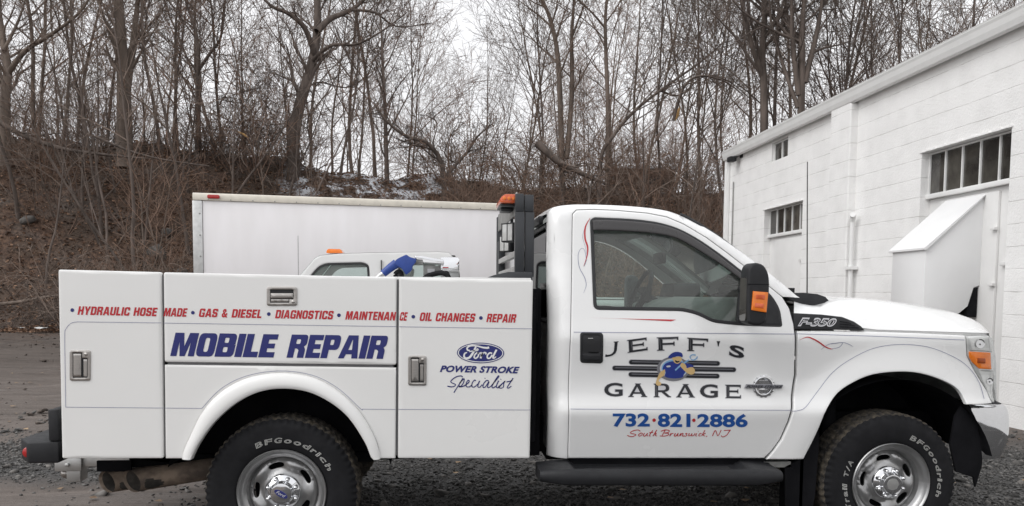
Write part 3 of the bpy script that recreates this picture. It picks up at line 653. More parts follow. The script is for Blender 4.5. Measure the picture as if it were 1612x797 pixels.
# saplings with bare stems on the left bank
sap = [make_tree(301, 6.5, .042, kids=10, low=.25, kk=(4, 3), levels=2, barkm='bark_dark', twigm='twig_dark'), make_tree(302, 8, .052, kids=11, low=.35, kk=(4, 4), levels=2, barkm='bark_dark'), make_tree(303, 5, .03, kids=10, low=.2, kk=(4, 3), levels=2, twigm='twig_red')]
SN = ['thin grey sapling rooted in the bank', 'taller sapling with bare lower stem rooted in the bank', 'small reddish sapling rooted in the bank']
for i in range(40):
    px = rnd.uniform(-20, 460) if i < 30 else rnd.uniform(860, 1140); Y = rnd.uniform(25.5, 31); x, y, z = at_depth(px, Y); k = rnd.randrange(3)
    plant(sap[k], 'sapling', SN[k], 'sapling', (x, y, z-.1), rnd.uniform(0, 6.28), rnd.uniform(.8, 1.2), SN[k].replace('sapling', 'saplings'), (rnd.gauss(0, .14), rnd.gauss(0, .24)))
plant(sap[1], 'sapling', 'sturdy grey stem in front of the twin-trunk tree halfway down the bank', 'sapling', at_depth(213, 26.3), .4, 1.25)
# fallen limbs
def limb(name, label, pts, r, seed, m='bark'):
    tb = TB(); rg = np.random.default_rng(seed); P1 = np.array(spline(pts, 5)); rad = r*(1-.7*np.linspace(0, 1, len(P1))); tb.tube(P1, rad, 6)
    Pq = dict(wob=(.15, .2, .2, .2), trop=(0, 0, 0, 0), levels=2, kids=(4, 3, 0), ang=(.4, .9), start=.2, rmin=.006)
    for i in range(8): 
        k = rg.integers(3, len(P1)-1); grow(tb, rg, P1[k], turn(rg, norm(P1[k]-P1[k-1]), rg.uniform(.4, .9)), rg.uniform(.6, 1.6), rad[k]*.5, 1, Pq)
    o = link(name, tb.mesh(name, M[m])); tag(o, label, 'fallen branch'); return o
def line(pp, lift=.15): return [tuple(np.array(at_depth(p, Y))+np.array([0, 0, lift+(h[0] if h else 0)])) for p, Y, *h in pp]
limb('fallen_limb', 'long pale fallen limb lying low on the bank at left', line([(-30, 25.2), (20, 25., .15), (62, 24.8, .4), (105, 24.7, .6)]), .07, 1)
limb('fallen_limb', 'thin pale branched limb at the foot of the bank', line([(55, 24.4), (75, 24.2, .3), (98, 24.1, .7), (112, 24.3, 1.1)]), .035, 2)
limb('fallen_limb', 'dark fallen trunk slanting over the crest at far left', [tuple(atY(*p)) for p in [(-20, 180, 28.5), (30, 210, 28.5), (90, 232, 28.3), (150, 242, 28.2), (230, 250, 28.)]], .10, 3, 'bark_dark')
limb('fallen_limb', 'dark limb sagging across the bank beside the box truck', [tuple(atY(*p)) for p in [(150, 215, 27.5), (205, 238, 27.3), (260, 252, 27.1), (330, 262, 27)]], .05, 4, 'bark_dark')
limb('fallen_limb', 'heavy dark trunk lying across the brush above the cab', [tuple(atY(*p)) for p in [(845, 225, 29.5), (880, 255, 29.4), (920, 275, 29.3), (955, 290, 29.2)]], .16, 5, 'bark_dark')
limb('fallen_limb', 'arched broken branch hanging over the brush beside the building', [tuple(atY(*p)) for p in [(1060, 190, 29), (1075, 140, 28.8), (1100, 120, 28.6), (1140, 128, 28.5), (1170, 150, 28.4)]], .06, 6, 'bark_dark')
# broken pale wood on a snapped branch, litter, rocks, sheds on the ridge
M['torn'] = mat('torn_wood', (.50, .30, .12), .8, var=.3, scale=20, bump=.3)
mb = MB(); p = atY(1067, 178, 30.8); mb.tube([(p.x-.10, p.y, p.z-.3), (p.x-.02, p.y, p.z-.1), (p.x+.03, p.y, p.z+.12), (p.x+.09, p.y, p.z+.24)], [.02, .075, .06, .01], 7)
tag(mb.build('broken_wood', M['torn'], smooth=True), 'pale splintered wood of a snapped branch among the trunks', 'broken branch')
mb = MB(); p = atY(384, 212, 30.); mb.tube([(p.x-.2, p.y, p.z+.1), (p.x, p.y, p.z), (p.x+.16, p.y, p.z-.12)], [.012, .045, .015], 6)
tag(mb.build('broken_wood', M['torn'], smooth=True), 'small pale splinter of wood in the vines left of the twisted tree', 'broken branch')
M['trash'] = mat('white_litter', (.72, .73, .72), .6, var=.1, scale=20)
for px, py, s, lb in [(67, 515, .17, 'larger scrap of white litter at the foot of the bank'), (33, 495, .08, 'tiny white scrap higher up the foot of the bank')]:
    mb = MB(); p = atY(px, py, 23.6); z = float(gz(p.x, 23.6)); G_ = [[(p.x+s*(i-2)/2, 23.6+s*(j-1.5)/2, z+.04+s*.35*rnd.random()) for j in range(4)] for i in range(5)]; mb.grid(G_)
    o = mb.build('litter_scrap', M['trash'], fix=False); tag(o, lb, 'litter')
M['rock'] = mat('grey_rock', (.15, .14, .13), .9, c2=(.06, .055, .05), scale=6, bump=.4, bscale=12)
for px, Y, s, lb in [(243, 27.8, .42, 'largest angular grey rock on the bank'), (262, 28.4, .3, 'flat grey rock near the top of the bank'), (285, 27.2, .28, 'grey rock just left of the box truck'), (40, 27.5, .25, 'grey rock half buried at the far left of the bank')]:
    x, y, z = at_depth(px, Y); tag(scatter('rock', np.array([[x, y, z+.1]]), np.array([[s, s*.8, s*.7]]), M['rock'], jit=.14), lb, 'rock')
M['shed'] = mat('dark_shed_wall', (.045, .042, .04), .85, var=.2, scale=3); M['snowroof'] = mat('snowy_roof', (.62, .64, .66), .8, var=.15, scale=2)
M['palewall'] = mat('pale_siding', (.44, .45, .46), .7, var=.1, scale=2)
def shed(label, px0, px1, py, Y, h, wm, rm):
    a = atY(px0, py, Y); b = atY(px1, py, Y); t = thing('shed', label, 'shed', (a.x, Y, a.z-h)); mb = MB(); mb.box((a.x, Y, a.z-h), (b.x, Y+4, a.z-.12)); mb.build('wall', M[wm], t)
    mb = MB(); mb.box((a.x-.2, Y-.25, a.z-.118), (b.x+.2, Y+4.2, a.z)); mb.build('roof', M[rm], t)
    mb = MB(); q = a.x+(b.x-a.x)*.3; mb.box((q, Y-.03, a.z-h*.75), (q+.8, Y-.003, a.z-h*.3)); mb.build('window', M['interior_dark'], t)
shed('low dark shed with snow on its roof among the trees left of the building', 975, 1062, 262, 46, 2.6, 'shed', 'snowroof')
shed('pale flat roof showing between trunks beyond the crest at left', 222, 290, 250, 44, 2.2, 'palewall', 'snowroof')
shed('small light grey building just left of the twin-trunk tree', 140, 182, 238, 48, 2.2, 'palewall', 'snowroof')

# ================================================================== WHITE BLOCK BUILDING
XB = 6.9
def blockmat():
    M_ = bpy.data.materials.new('painted_blocks'); M_.use_nodes = True
    nt = M_.node_tree; N = nt.nodes; L = nt.links; P = N['Principled BSDF']
    g = N.new('ShaderNodeNewGeometry'); s = N.new('ShaderNodeSeparateXYZ'); L.new(g.outputs['Position'], s.inputs[0])
    sm = N.new('ShaderNodeMath'); sm.operation = 'ADD'; L.new(s.outputs['X'], sm.inputs[0]); L.new(s.outputs['Y'], sm.inputs[1])
    wn = N.new('ShaderNodeTexNoise'); wn.inputs['Scale'].default_value = 1.3; L.new(g.outputs['Position'], wn.inputs['Vector'])
    zz = N.new('ShaderNodeMath'); zz.operation = 'MULTIPLY_ADD'; L.new(wn.outputs[0], zz.inputs[0]); zz.inputs[1].default_value = .02; L.new(s.outputs['Z'], zz.inputs[2])
    c = N.new('ShaderNodeCombineXYZ'); L.new(sm.outputs[0], c.inputs['X']); L.new(zz.outputs[0], c.inputs['Y'])
    b = N.new('ShaderNodeTexBrick'); L.new(c.outputs[0], b.inputs['Vector']); b.inputs['Scale'].default_value = 1; b.inputs['Brick Width'].default_value = .56; b.inputs['Row Height'].default_value = .272
    b.inputs['Mortar Size'].default_value = .0075; b.inputs['Mortar Smooth'].default_value = .3; b.offset = .5
    # vertical joints are filled flush with paint, only bed joints read: a second brick with very long units
    b2 = N.new('ShaderNodeTexBrick'); L.new(c.outputs[0], b2.inputs['Vector']); b2.inputs['Scale'].default_value = 1; b2.inputs['Brick Width'].default_value = 4000.; b2.inputs['Row Height'].default_value = .272
    b2.inputs['Mortar Size'].default_value = .0075; b2.inputs['Mortar Smooth'].default_value = .4
    n1 = N.new('ShaderNodeTexNoise'); n1.inputs['Scale'].default_value = 3.1; n1.inputs['Detail'].default_value = 6; L.new(g.outputs['Position'], n1.inputs['Vector'])
    rp = N.new('ShaderNodeValToRGB'); L.new(n1.outputs[0], rp.inputs[0]); e = rp.color_ramp.elements; e[0].position = .25; e[0].color = (.79, .785, .775, 1); e[1].position = .6; e[1].color = (.86, .855, .845, 1)
    ms = N.new('ShaderNodeMapRange'); L.new(n1.outputs[0], ms.inputs[0]); ms.inputs[1].default_value = .35; ms.inputs[2].default_value = .62; ms.inputs[3].default_value = .62; ms.inputs[4].default_value = .05
    f = N.new('ShaderNodeMath'); f.operation = 'MULTIPLY'; L.new(b2.outputs['Fac'], f.inputs[0]); L.new(ms.outputs[0], f.inputs[1])
    mx = N.new('ShaderNodeMix'); mx.data_type = 'RGBA'; L.new(f.outputs[0], mx.inputs[0]); L.new(rp.outputs[0], mx.inputs[6]); mx.inputs[7].default_value = (.52, .51, .49, 1)
    L.new(mx.outputs[2], P.inputs['Base Color']); P.inputs['Roughness'].default_value = .6
    n2 = N.new('ShaderNodeTexNoise'); n2.inputs['Scale'].default_value = 45; n2.inputs['Detail'].default_value = 5; L.new(g.outputs['Position'], n2.inputs['Vector'])
    h = N.new('ShaderNodeMath'); h.operation = 'MULTIPLY_ADD'; L.new(b2.outputs['Fac'], h.inputs[0]); h.inputs[1].default_value = -1.; L.new(n2.outputs[0], h.inputs[2])
    h2 = N.new('ShaderNodeMath'); h2.operation = 'MULTIPLY_ADD'; L.new(b.outputs['Fac'], h2.inputs[0]); h2.inputs[1].default_value = -.07; L.new(h.outputs[0], h2.inputs[2])
    bm_ = N.new('ShaderNodeBump'); bm_.inputs['Strength'].default_value = .55; bm_.inputs['Distance'].default_value = .012; L.new(h2.outputs[0], bm_.inputs['Height']); L.new(bm_.outputs[0], P.inputs['Normal'])
    return M_
M['block'] = blockmat()
M['trimw'] = mat('white_trim_paint', (.80, .80, .79), .4, var=.05, scale=4, bump=.05, bscale=20)
M['board'] = mat('painted_board', (.74, .735, .725), .5, var=.05, scale=3, bump=.08, bscale=9)
M['pane'] = mat('dark_window_glass', (.085, .080, .070), .06, spec=.8, c2=(.030, .028, .026), scale=3.2, objvar=.5)
M['sheet'] = mat('painted_sheet_metal', (.80, .80, .80), .38, var=.05, scale=2, bump=.02, bscale=4)
bld = thing('block_building', 'long white painted block building with a white gutter along its eave', 'building', (XB, 10, 0))
def wallframe(mb):               # local (u, depth, z) -> the wall plane facing the yard
    for i, v in enumerate(mb.v): mb.v[i] = np.stack([XB+v[:, 1], -v[:, 0], v[:, 2]], 1)
    return mb
ops = [(9.13, 10.92, -.4, 3.61), (14.61, 16.38, -.4, 3.37), (15.33, 16.09, 4.30, 4.70)]
rect = lambda y0, y1, z0, z1: [(-y1, z0), (-y0, z0), (-y0, z1), (-y1, z1)]
YE = 18.55
# wall in strips so that the openings reach the ground
out = [(-YE, -.3)]
for y0, y1, z0, z1 in (ops[1], ops[0]): out += [(-y1, -.3), (-y1, z1), (-y0, z1), (-y0, -.3)]
out += [(8., -.3), (8., 4.92), (-YE, 4.92)]
mb = wallframe(panel_mb(out, lambda u, v: (u, 0, v), [rect(*ops[2])], .5, .006, .2))
mb.box((XB+.2, YE-.2, -.3), (16, YE, 5.2)); mb.box((XB+.2, -8, -.3), (16, -7.8, 5.2))
mb.build('wall', M['block'], bld, fix=False)
mb = MB(); mb.add([(6.80, -8.2, 4.962), (6.80, YE-.02, 4.962), (12, YE-.02, 6.5), (12, -8.2, 6.5), (17, -8.2, 5.0), (17, YE-.02, 5.0)], [(0, 3, 2, 1), (3, 4, 5, 2)]); M['roofing'] = mat('grey_roofing', (.22, .22, .22), .8, var=.2, scale=3)
mb.build('roof', M['roofing'], bld, fix=False)
gt = lambda P_: [(a+.12, b-.052) for a, b in P_]
prof = gt([(6.78, 4.86), (6.74, 4.86), (6.74, 4.80), (6.70, 4.775), (6.64, 4.79), (6.615, 4.86), (6.60, 4.93), (6.585, 4.965), (6.60, 4.975), (6.78, 4.975)])
mb = MB(); mb.prism(prof, lambda a, b, y: (a, y, b), -8.2, YE-.04); mb.build('gutter', M['trimw'], bld)
mb = MB(); mb.prism(gt([(6.62, 4.976), (6.92, 4.985), (6.92, 5.01), (6.60, 4.998)]), lambda a, b, y: (a, y, b), -8.2, YE-.02); mb.build('drip_edge', M['trimw'], bld)
mb = MB(); pil = [(-13.37, -.3), (-12.70, -.3), (-12.70, 4.70), (-12.78, 4.80), (-13.30, 4.84), (-13.37, 4.76)]
mb = wallframe(panel_mb(pil, lambda u, v: (u, -.13, v), (), .3, .02, .13)); mb.build('pilaster', M['block'], bld, fix=False)
mb = MB(); mb.box((XB-.10, YE-.14, .05), (XB-.003, YE-.02, 4.77)); mb.box((XB-.13, YE-.16, 2.5), (XB-.003, YE, 2.54)); mb.box((XB-.13, YE-.16, .7), (XB-.003, YE, .74)); mb.build('downspout', M['trimw'], bld, bevel=.015)
mb = MB(); mb.tube([(XB-.025, YE-.42, 4.2), (XB-.025, YE-.42, 3.4), (XB-.025, YE-.42, 0)], .014, 6); mb.build('conduit', M['zinc'], bld, smooth=True)
def window(y0, y1, z0, z1, n, rec, bar=.010, lintel=True):
    wd = MB(); x = XB+rec
    for k in range(n+1):
        y = y0+(y1-y0)*k/n; q = bar if 0 < k < n else bar*1.6; wd.box((x-.03, max(y0, y-q), z0), (x+.03, min(y1, y+q), z1))
    wd.box((x-.034, y0, z1-.022), (x+.03, y1, z1-.001)); wd.box((x-.07, y0-.0, z0-.05), (x+.03, y1, z0+.015))
    f = wd.build('window', M['trimw'], bld, bevel=.004)
    for k in range(n):
        a = y0+(y1-y0)*k/n; b = y0+(y1-y0)*(k+1)/n; mb = MB(); mb.box((x-.004, a+.014, z0+.012), (x+.012, b-.014, z1-.02)); link_ = mb.build('pane', M['pane'], f)
window(9.13, 10.92, 3.0, 3.60, 5, .15)
window(14.61, 16.38, 2.83, 3.36, 5, .15)
window(15.33, 16.09, 4.31, 4.69, 2, .08, .02)
def infill(y0, y1, ztop, doory):
    mb = MB(); mb.box((XB+.15, y0, -.3), (XB+.2, y1, ztop-.052)); a, b = doory; mb.box((XB+.112, a, .02), (XB+.148, b, ztop-.11))
    mb.box((XB+.09, y0, ztop-1.05), (XB+.149, y0+.22, ztop-1.0)); mb.box((XB+.09, y1-.3, ztop-1.05), (XB+.149, y1, ztop-1.0)); mb.build('infill_panel', M['board'], bld, bevel=.006)
    mb = MB(); mb.box((XB+.06, a-.02, ztop-1.3), (XB+.111, a+.06, ztop-1.26)); mb.box((XB+.06, a-.02, ztop-.6), (XB+.111, a+.06, ztop-.56)); mb.build('hinge', M['board'], bld, bevel=.004)
infill(9.13, 10.92, 3.0, (9.45, 10.6)); infill(14.61, 16.38, 2.83, (14.8, 16.05))
# rough lintel edges
for y0, y1, z in ((9.1, 10.95, 3.61), (14.58, 16.45, 3.37)):
    mb = MB(); n = 26; rr = random.Random(int(y0)); top = []
    for k in range(n):
        a = y0+(y1-y0)*k/n; b = y0+(y1-y0)*(k+1)/n; h = rr.uniform(.006, .03); mb.box((XB-.012-rr.random()*.01, a, z-.006), (XB+.02, b, z+h))
    mb.build('lintel_edge', M['block'], bld)
# sheet-metal chute in front of the wall
ch = [(XB+.14, 2.88), (6.25, 2.19), (6.25, .95), (6.86, 1.44), (6.93, 1.68), (XB+.14, 1.72)]
mb = MB(); mb.prism(ch, lambda a, b, y: (a, y, b), 9.72, 10.46); mb.build('chute', M['sheet'], bld, bevel=.006)
mb = MB(); sl = [(XB+.135, 2.90), (6.215, 2.185), (6.215, 2.16), (6.235, 2.155), (XB+.135, 2.883)]; mb.prism(sl, lambda a, b, y: (a, y, b), 9.68, 10.50); mb.build('chute_lid', M['sheet'], bld)
mb = MB(); mb.prism([(6.87, 1.46), (6.93, 1.67), (XB+.10, 1.68), (XB+.10, 1.30), (6.86, 1.30)], lambda a, b, y: (a, y, b), 9.74, 10.4); mb.build('chute_mouth', M['dark'], bld)
mb = MB(); mb.tube([(XB-.09, 12.6, 0), (XB-.09, 12.6, 1.5), (XB-.09, 12.6, 2.80)], .036, 12); mb.tube([(XB-.09, 12.6, 2.80), (XB-.10, 12.56, 2.87), (XB-.14, 12.5, 2.89)], [.046, .048, .042], 12); mb.box((XB-.15, 12.52, 2.0), (XB-.003, 12.68, 2.05)); mb.build('vent_pipe', M['trimw'], bld, smooth=True)
fl = thing('flood_light', 'small black flood light under the gutter at the far corner of the building', 'light', (XB, 18.3, 4.55))
p = atX(1152, 250, XB-.2); mb = MB(); mb.box((XB-.26, p.y-.05, p.z-.06), (XB-.1, p.y+.16, p.z+.05)); mb.build('lamp_head', M['plastic'], fl, bevel=.015)
mb = MB(); mb.tube([(XB-.12, p.y+.05, p.z), (XB-.05, p.y-.05, p.z+.08), (XB-.003, p.y-.1, p.z+.07)], .018, 8); mb.box((XB-.03, p.y-.16, p.z+.01), (XB-.003, p.y-.04, p.z+.13)); mb.build('bracket', M['plastic'], fl, smooth=True)

# ================================================================== BOX TRUCK (behind)
A = atY(303, 303, 14.0); B = atZ(785, 320, A.z); ang = math.atan2(B.y-A.y, B.x-A.x); LB = math.hypot(B.x-A.x, B.y-A.y)+.15; ZT = A.z
bx = thing('box_truck', 'white box truck with cream roof rail parked behind the pickups', 'truck', (A.x, A.y, 0))
TM = Matrix.Translation((A.x, A.y, 0)) @ Matrix.Rotation(ang, 4, 'Z')
def loc(mb):
    for i, v in enumerate(mb.v):
        a = np.c_[v, np.ones(len(v))] @ np.array(TM).T; mb.v[i] = a[:, :3]
    return mb
rz_ = .13; pz = ZT-rz_
mb = MB(); mb.box((.155, .012, .95), (LB-.02, 2.35, pz)); loc(mb).build('cargo_box', M['boxside'], bx, bevel=.004)
mb = MB(); mb.tube([(0, 0.06, 0)]*1+[(0, .06, 0)], .01, 4) if False else None
rp = [(-.014, pz+.004), (-.014, ZT-.045), (-.004, ZT-.012), (.03, ZT), (.3, ZT+.01), (.3, pz+.004)]
mb.prism(rp, lambda a, b, x: (x, a, b), 0.0, LB); mb.prism([(2.37-a, b) for a, b in rp], lambda a, b, x: (x, a, b), .0, LB); mb.box((.02, .28, ZT-.03), (LB-.02, 2.1, ZT+.008)); loc(mb).build('roof_rail', M['cream'], bx, bevel=.004)
for ya, yb in ((-.01, .3), (2.07, 2.37)):
    mb = MB(); mb.box((-.01, ya, .95), (.152, yb, pz+.002)); loc(mb).build('corner_post', M['alu'], bx, bevel=.02)
mb = MB(); mb.box((-.022, .3, .95), (.1, 2.07, pz)); loc(mb).build('rear_door', M['boxside'], bx)
mb = MB()
for k in range(15): mb.lathe([(0, -.022), (.008, -.02), (.012, -.012)], (.25+k*.36, 0, pz+.022), 8)
for k in range(6): mb.lathe([(0, -.02), (.012, -.017), (.016, -.008)], (.11, 0, pz-.22-k*.36), 8)
loc(mb).build('rivet', M['zinc'], bx, smooth=True)
q = (334-303)/(785-303)*LB*.96
mb = MB(); mb.prism(rounded([(q-.10, ZT-.095), (q+.10, ZT-.095), (q+.10, ZT-.03), (q-.10, ZT-.03)], .03), lambda a, b, y: (a, y, b), -.04, -.012); loc(mb).build('marker_lamp', M['red'], bx, bevel=.008)
mb = MB(); q = (461-303)/(785-303)*LB*.96; mb.box((q-.004, .0095, 1.0), (q+.004, .0119, pz-.55)); loc(mb).build('panel_seam', M['zinc'], bx)
mb = MB(); mb.box((-.1, .5, .62), (LB+2.2, 1.9, .94)); loc(mb).build('chassis', M['dark'], bx)
cabp = rounded([(LB+.12, .75), (LB+2.3, .75), (LB+2.35, 1.35), (LB+1.75, 1.55), (LB+1.15, 2.35), (LB+.95, 2.45), (LB+.12, 2.45)], .12)
mb = MB(); mb.prism(cabp, lambda a, b, y: (a, y, b), .2, 2.15); loc(mb).build('cab', M['van'], bx, bevel=.05)
mb = MB(); mb.prism(rounded([(LB+.1, 2.42), (LB+1.0, 2.42), (LB+.75, 2.85), (LB+.1, 3.0)], .12), lambda a, b, y: (a, y, b), .35, 2.0); loc(mb).build('wind_deflector', M['van'], bx, bevel=.06)
mb = MB(); mb.prism(rounded([(LB+.3, 1.6), (LB+1.5, 1.6), (LB+1.05, 2.25), (LB+.3, 2.3)], .06), lambda a, b, y: (a, y, b), .185, .197); mb.prism([(2.31-0, 0)]*3, lambda a, b, y: (a, y, b), 0, 0) if False else None; loc(mb).build('door_window', M['pane'], bx)
def simple_wheel(name, parent, c, r, w_, xf=None, m1='rubber', m2='steelwheel', sgn=1):
    mb = MB(); s = sgn; mb.lathe([(r*.58, .01*s), (r*.62, -.005*s), (r*.9, 0), (r, .03*s), (r, (w_-.03)*s), (r*.9, w_*s), (r*.58, w_*s)], c, 40); (loc(mb) if xf else mb); o = mb.build(name, M[m1], parent, smooth=True)
    mb = MB(); mb.lathe([(r*.6, .012*s), (r*.52, .03*s), (r*.45, .05*s), (r*.3, .03*s), (r*.12, .015*s), (0, .015*s)], c, 32); (loc(mb) if xf else mb); mb.build('rim', M[m2], o, smooth=True); return o
for x in (1.3, LB+1.4):
    for y, sg in ((.08, 1), (2.27, -1)): simple_wheel('wheel', bx, (x, y, .48), .46, .28, True, sgn=sg)

# ================================================================== OLD WHITE PICKUP (between)
YP, YP2 = 10.3, 12.2
pk = thing('pickup_truck', 'old white pickup with amber roof beacon, seen over the utility body', 'pickup', (-.7, 11.2, 0))
def pp(*a): return [((v := atY(x, y, YP)).x, v.z) for x, y in a]
roofl = pp((462, 444), (474, 431), (494, 407), (503, 402), (530, 399), (600, 397), (690, 396), (707, 397), (713, 404), (716, 425), (718, 446))
x0, x1 = roofl[0][0], roofl[-1][0]
side = roofl+[(x1+.02, .75), (x0-.25, .75), (x0-.25, roofl[0][1]-.02)]
w1 = pp((486, 437), (500, 420), (512, 414.5), (570, 413), (580, 417), (583, 437)); w1 = w1[:-1]+[(w1[-1][0], w1[-1][1]-.15), (w1[0][0]-.12, w1[0][1]-.15)]
w2 = pp((626, 437), (627, 415), (634, 410), (690, 409.5), (697, 414), (699, 437)); w2 = w2[:-1]+[(w2[-1][0], w2[-1][1]-.15), (w2[0][0], w2[0][1]-.15)]
fp = lambda u, v: (u, YP+.12*max(0, v-1.5)**1.2, v)
o = panel('cab_side', side, fp, M['van'], pk, [rounded(w1, .05), rounded(w2, .05)], .12, .012, .05)
YCP = (YP+YP2)/2
me = o.data.copy(); bm = bmesh.new(); bm.from_mesh(me)
for v in bm.verts: v.co.y = 2*YCP-v.co.y
bmesh.ops.reverse_faces(bm, faces=bm.faces); bm.to_mesh(me); bm.free(); me.materials.clear(); link('cab_side', me, pk, M['van'], True)
for w_ in (w1, w2):
    panel('side_window', rounded(w_, .05), lambda u, v: (u, fp(u, v)[1]+.02, v), M['pane_teal'], pk, (), .2, .0, .004)
    mb = panel_mb(rounded(w_, .05), lambda u, v: (u, fp(u, v)[1]-.004, v), [[tuple(p) for p in inset(resample(rounded(w_, .05)[::(1 if area(rounded(w_, .05)) > 0 else -1)], .1), .025)]], .2, .0, .02); mb.build('window_seal', M['rubber_trim'], pk, fix=False)
tp = roofl[3:9]; tp[0] = (tp[0][0]-.03, tp[0][1]+.0)
mb = MB(); mb.grid([[(u, fp(u, v)[1]+.0+(YP2-YP-2*(fp(u, v)[1]-YP))*t, v+.035*math.sin(math.pi*t)) for t in np.linspace(0, 1, 9)] for u, v in tp]); mb.build('cab_roof', M['van'], pk, smooth=True)
ws = roofl[0:4]; mb = MB(); mb.grid([[(u-.06*math.sin(math.pi*t), fp(u, v)[1]+(YP2-YP-2*(fp(u, v)[1]-YP))*t, v) for t in np.linspace(0, 1, 7)] for u, v in ws]); mb.build('windscreen', M['pane_teal'], pk, smooth=True)
bw = roofl[8:]; mb = MB(); mb.grid([[(u, fp(u, v)[1]+(YP2-YP-2*(fp(u, v)[1]-YP))*t, v) for t in np.linspace(0, 1, 3)] for u, v in bw]); mb.build('cab_back', M['van'], pk, smooth=True)
mb = MB(); gp = pp((600, 405))[0][0]; mb.box((gp-.008, YP+.05, .8), (gp+.008, YP+.075, 1.55)); 
for zt in (1.6, 1.8): pass
mb.box((gp-.006, fp(0, 1.75)[1]-.004, 1.5), (gp+.006, fp(0, 1.75)[1]+.03, 1.97)); mb.build('door_gap', M['rubber_trim'], pk)
mb = MB(); mb.box((x0-1.35, YP+.05, .7), (x0-.2, YP2-.05, 1.35)); mb.build('bonnet', M['van'], pk, bevel=.09)
mb = MB(); xb0, xb1 = x1+.1, x1+2.5; mb.box((xb0, YP, .7), (xb1, YP+.07, 1.36)); mb.box((xb0, YP2-.07, .7), (xb1, YP2, 1.36)); mb.box((xb0, YP+.07, .7), (xb1, YP2-.07, .8)); mb.box((xb1-.06, YP+.071, .8), (xb1, YP2-.071, 1.33)); mb.build('cargo_bed', M['van'], pk, bevel=.02)
def diamond():
    M_ = mat('diamond_plate', (.58, .59, .58), .32, .9); nt = M_.node_tree; N = nt.nodes; L = nt.links
    g = N.new('ShaderNodeNewGeometry'); mp = N.new('ShaderNodeMapping'); mp.inputs['Rotation'].default_value = (0, R(45), 0); mp.inputs['Scale'].default_value = (14,)*3; L.new(g.outputs['Position'], mp.inputs[0])
    v = N.new('ShaderNodeTexChecker'); v.inputs['Scale'].default_value = 2; L.new(mp.outputs[0], v.inputs['Vector']); b = N.new('ShaderNodeBump'); b.inputs['Strength'].default_value = .8; b.inputs['Distance'].default_value = .01; L.new(v.outputs['Fac'], b.inputs['Height']); L.new(b.outputs[0], N['Principled BSDF'].inputs['Normal']); return M_
M['diamond'] = diamond()
mb = MB(); mb.box((xb0+.02, YP-.015, 1.362), (xb1-.1, YP+.35, 1.49)); mb.box((xb0+.0, YP-.03, 1.492), (xb1-.08, YP+.37, 1.515)); mb.build('side_toolbox', M['diamond'], pk, bevel=.008)
mb = MB(); mb.prism(rounded([(-.11, 0), (.11, 0), (.085, .055), (-.085, .055)], .02), lambda a, b, y: (a+pp((518, 398))[0][0], y, b+2.075), YP+.5, YP+.8); mb.build('beacon', M['amber'], pk, bevel=.012)
mb = MB(); vx = pp((711, 398))[0][0]
mb.box((vx-.02, YP+.35, 1.98), (vx+.06, YP+.47, 2.06)); mb.build('roof_lamp', M['rubber_trim'], pk, bevel=.015)
mb = MB(); mb.prism(rounded([(vx+.0, 1.55), (vx+.13, 1.55), (vx+.11, 1.86), (vx+.03, 1.97), (vx, 1.97)], .03), lambda a, b, y: (a, y, b), YP+.3, YP+.36); mb.build('rear_bar', M['plastic'], pk, bevel=.01)
mb = MB(); mb.box((x0+.15, YP+.15, .8), (x1-.05, YP2-.15, 1.25)); mb.build('seat', M['interior_dark'], pk, bevel=.05)
mb = MB()
for yy_ in (YP+.45, YP2-.5): mb.prism(rounded([(x0+1.15, 1.2), (x0+1.35, 1.2), (x0+1.48, 1.92), (x0+1.34, 1.94)], .05), lambda a, b, y: (a, y, b), yy_-.25, yy_+.25)
mb.build('seat_back', M['interior'], pk, bevel=.04)
for x in (x0-.55, xb0+1.2):
    for y, sg in ((YP+.02, 1), (YP2-.02, -1)): simple_wheel('wheel', pk, (x, y, .42), .42, .26, sgn=sg)

# ================================================================== THE REPAIR TRUCK
tk = thing('repair_truck', 'white mobile repair utility truck with red and blue lettering in front', 'truck', (.9, YC, 0))
# ---- cab side surface
zt = np.array([.3, .50, .60, .75, .86, .885, .95, 1.05, 1.15, 1.25, 1.30, 1.335, 1.40, 2.1, 2.4]); yt = np.array([4.61, 4.585, 4.566, 4.533, 4.507, 4.509, 4.536, 4.541, 4.533, 4.521, 4.516, 4.524, 4.540, 4.68, 4.74])
ZF = np.linspace(.3, 2.4, 1051); YF = np.interp(ZF, zt, yt); kk = np.exp(-.5*(np.arange(-20, 21)*.002/.011)**2); kk /= kk.sum(); YF = np.convolve(np.pad(YF, 20, 'edge'), kk, 'valid')
def fb(z): return float(np.interp(z, ZF, YF))
def surf_of(f):
    def s(px, py):
        y = 4.53
        for _ in range(5): p = atY(px, py, y); y = f(p.x, p.z)
        return atY(px, py, y)
    return s
S = surf_of(lambda x, z: fb(z))
def xz(pts, s=None): return [((v := (s or S)(x, y)).x, v.z) for x, y in pts]
sil_px = spline([(861.5, 345), (863.5, 334), (873, 326), (900, 322.3), (935, 322.2), (970, 323.5), (1000, 325.5), (1028, 328.5), (1055, 334), (1082, 346), (1117, 367), (1150, 391), (1178, 413), (1214, 443), (1238, 465)], 4)
SIL = np.array([(v.x, v.z) for v in (atY(x, y, 4.745) for x, y in sil_px)])
XR = SIL[0][0]
SILX = np.r_[[[XR, .3]], SIL]
def dsil(x, z):
    a, b = SILX[:-1], SILX[1:]; d = b-a; t = np.clip(((np.array([x, z])-a)*d).sum(1)/(d*d).sum(1), 0, 1)[:, None]
    return float(np.sqrt((((a+d*t)-np.array([x, z]))**2).sum(1)).min())
def rd(d, r): 
    d = min(max(d, 0), r); return r-math.sqrt(max(0, r*r-(r-d)**2))
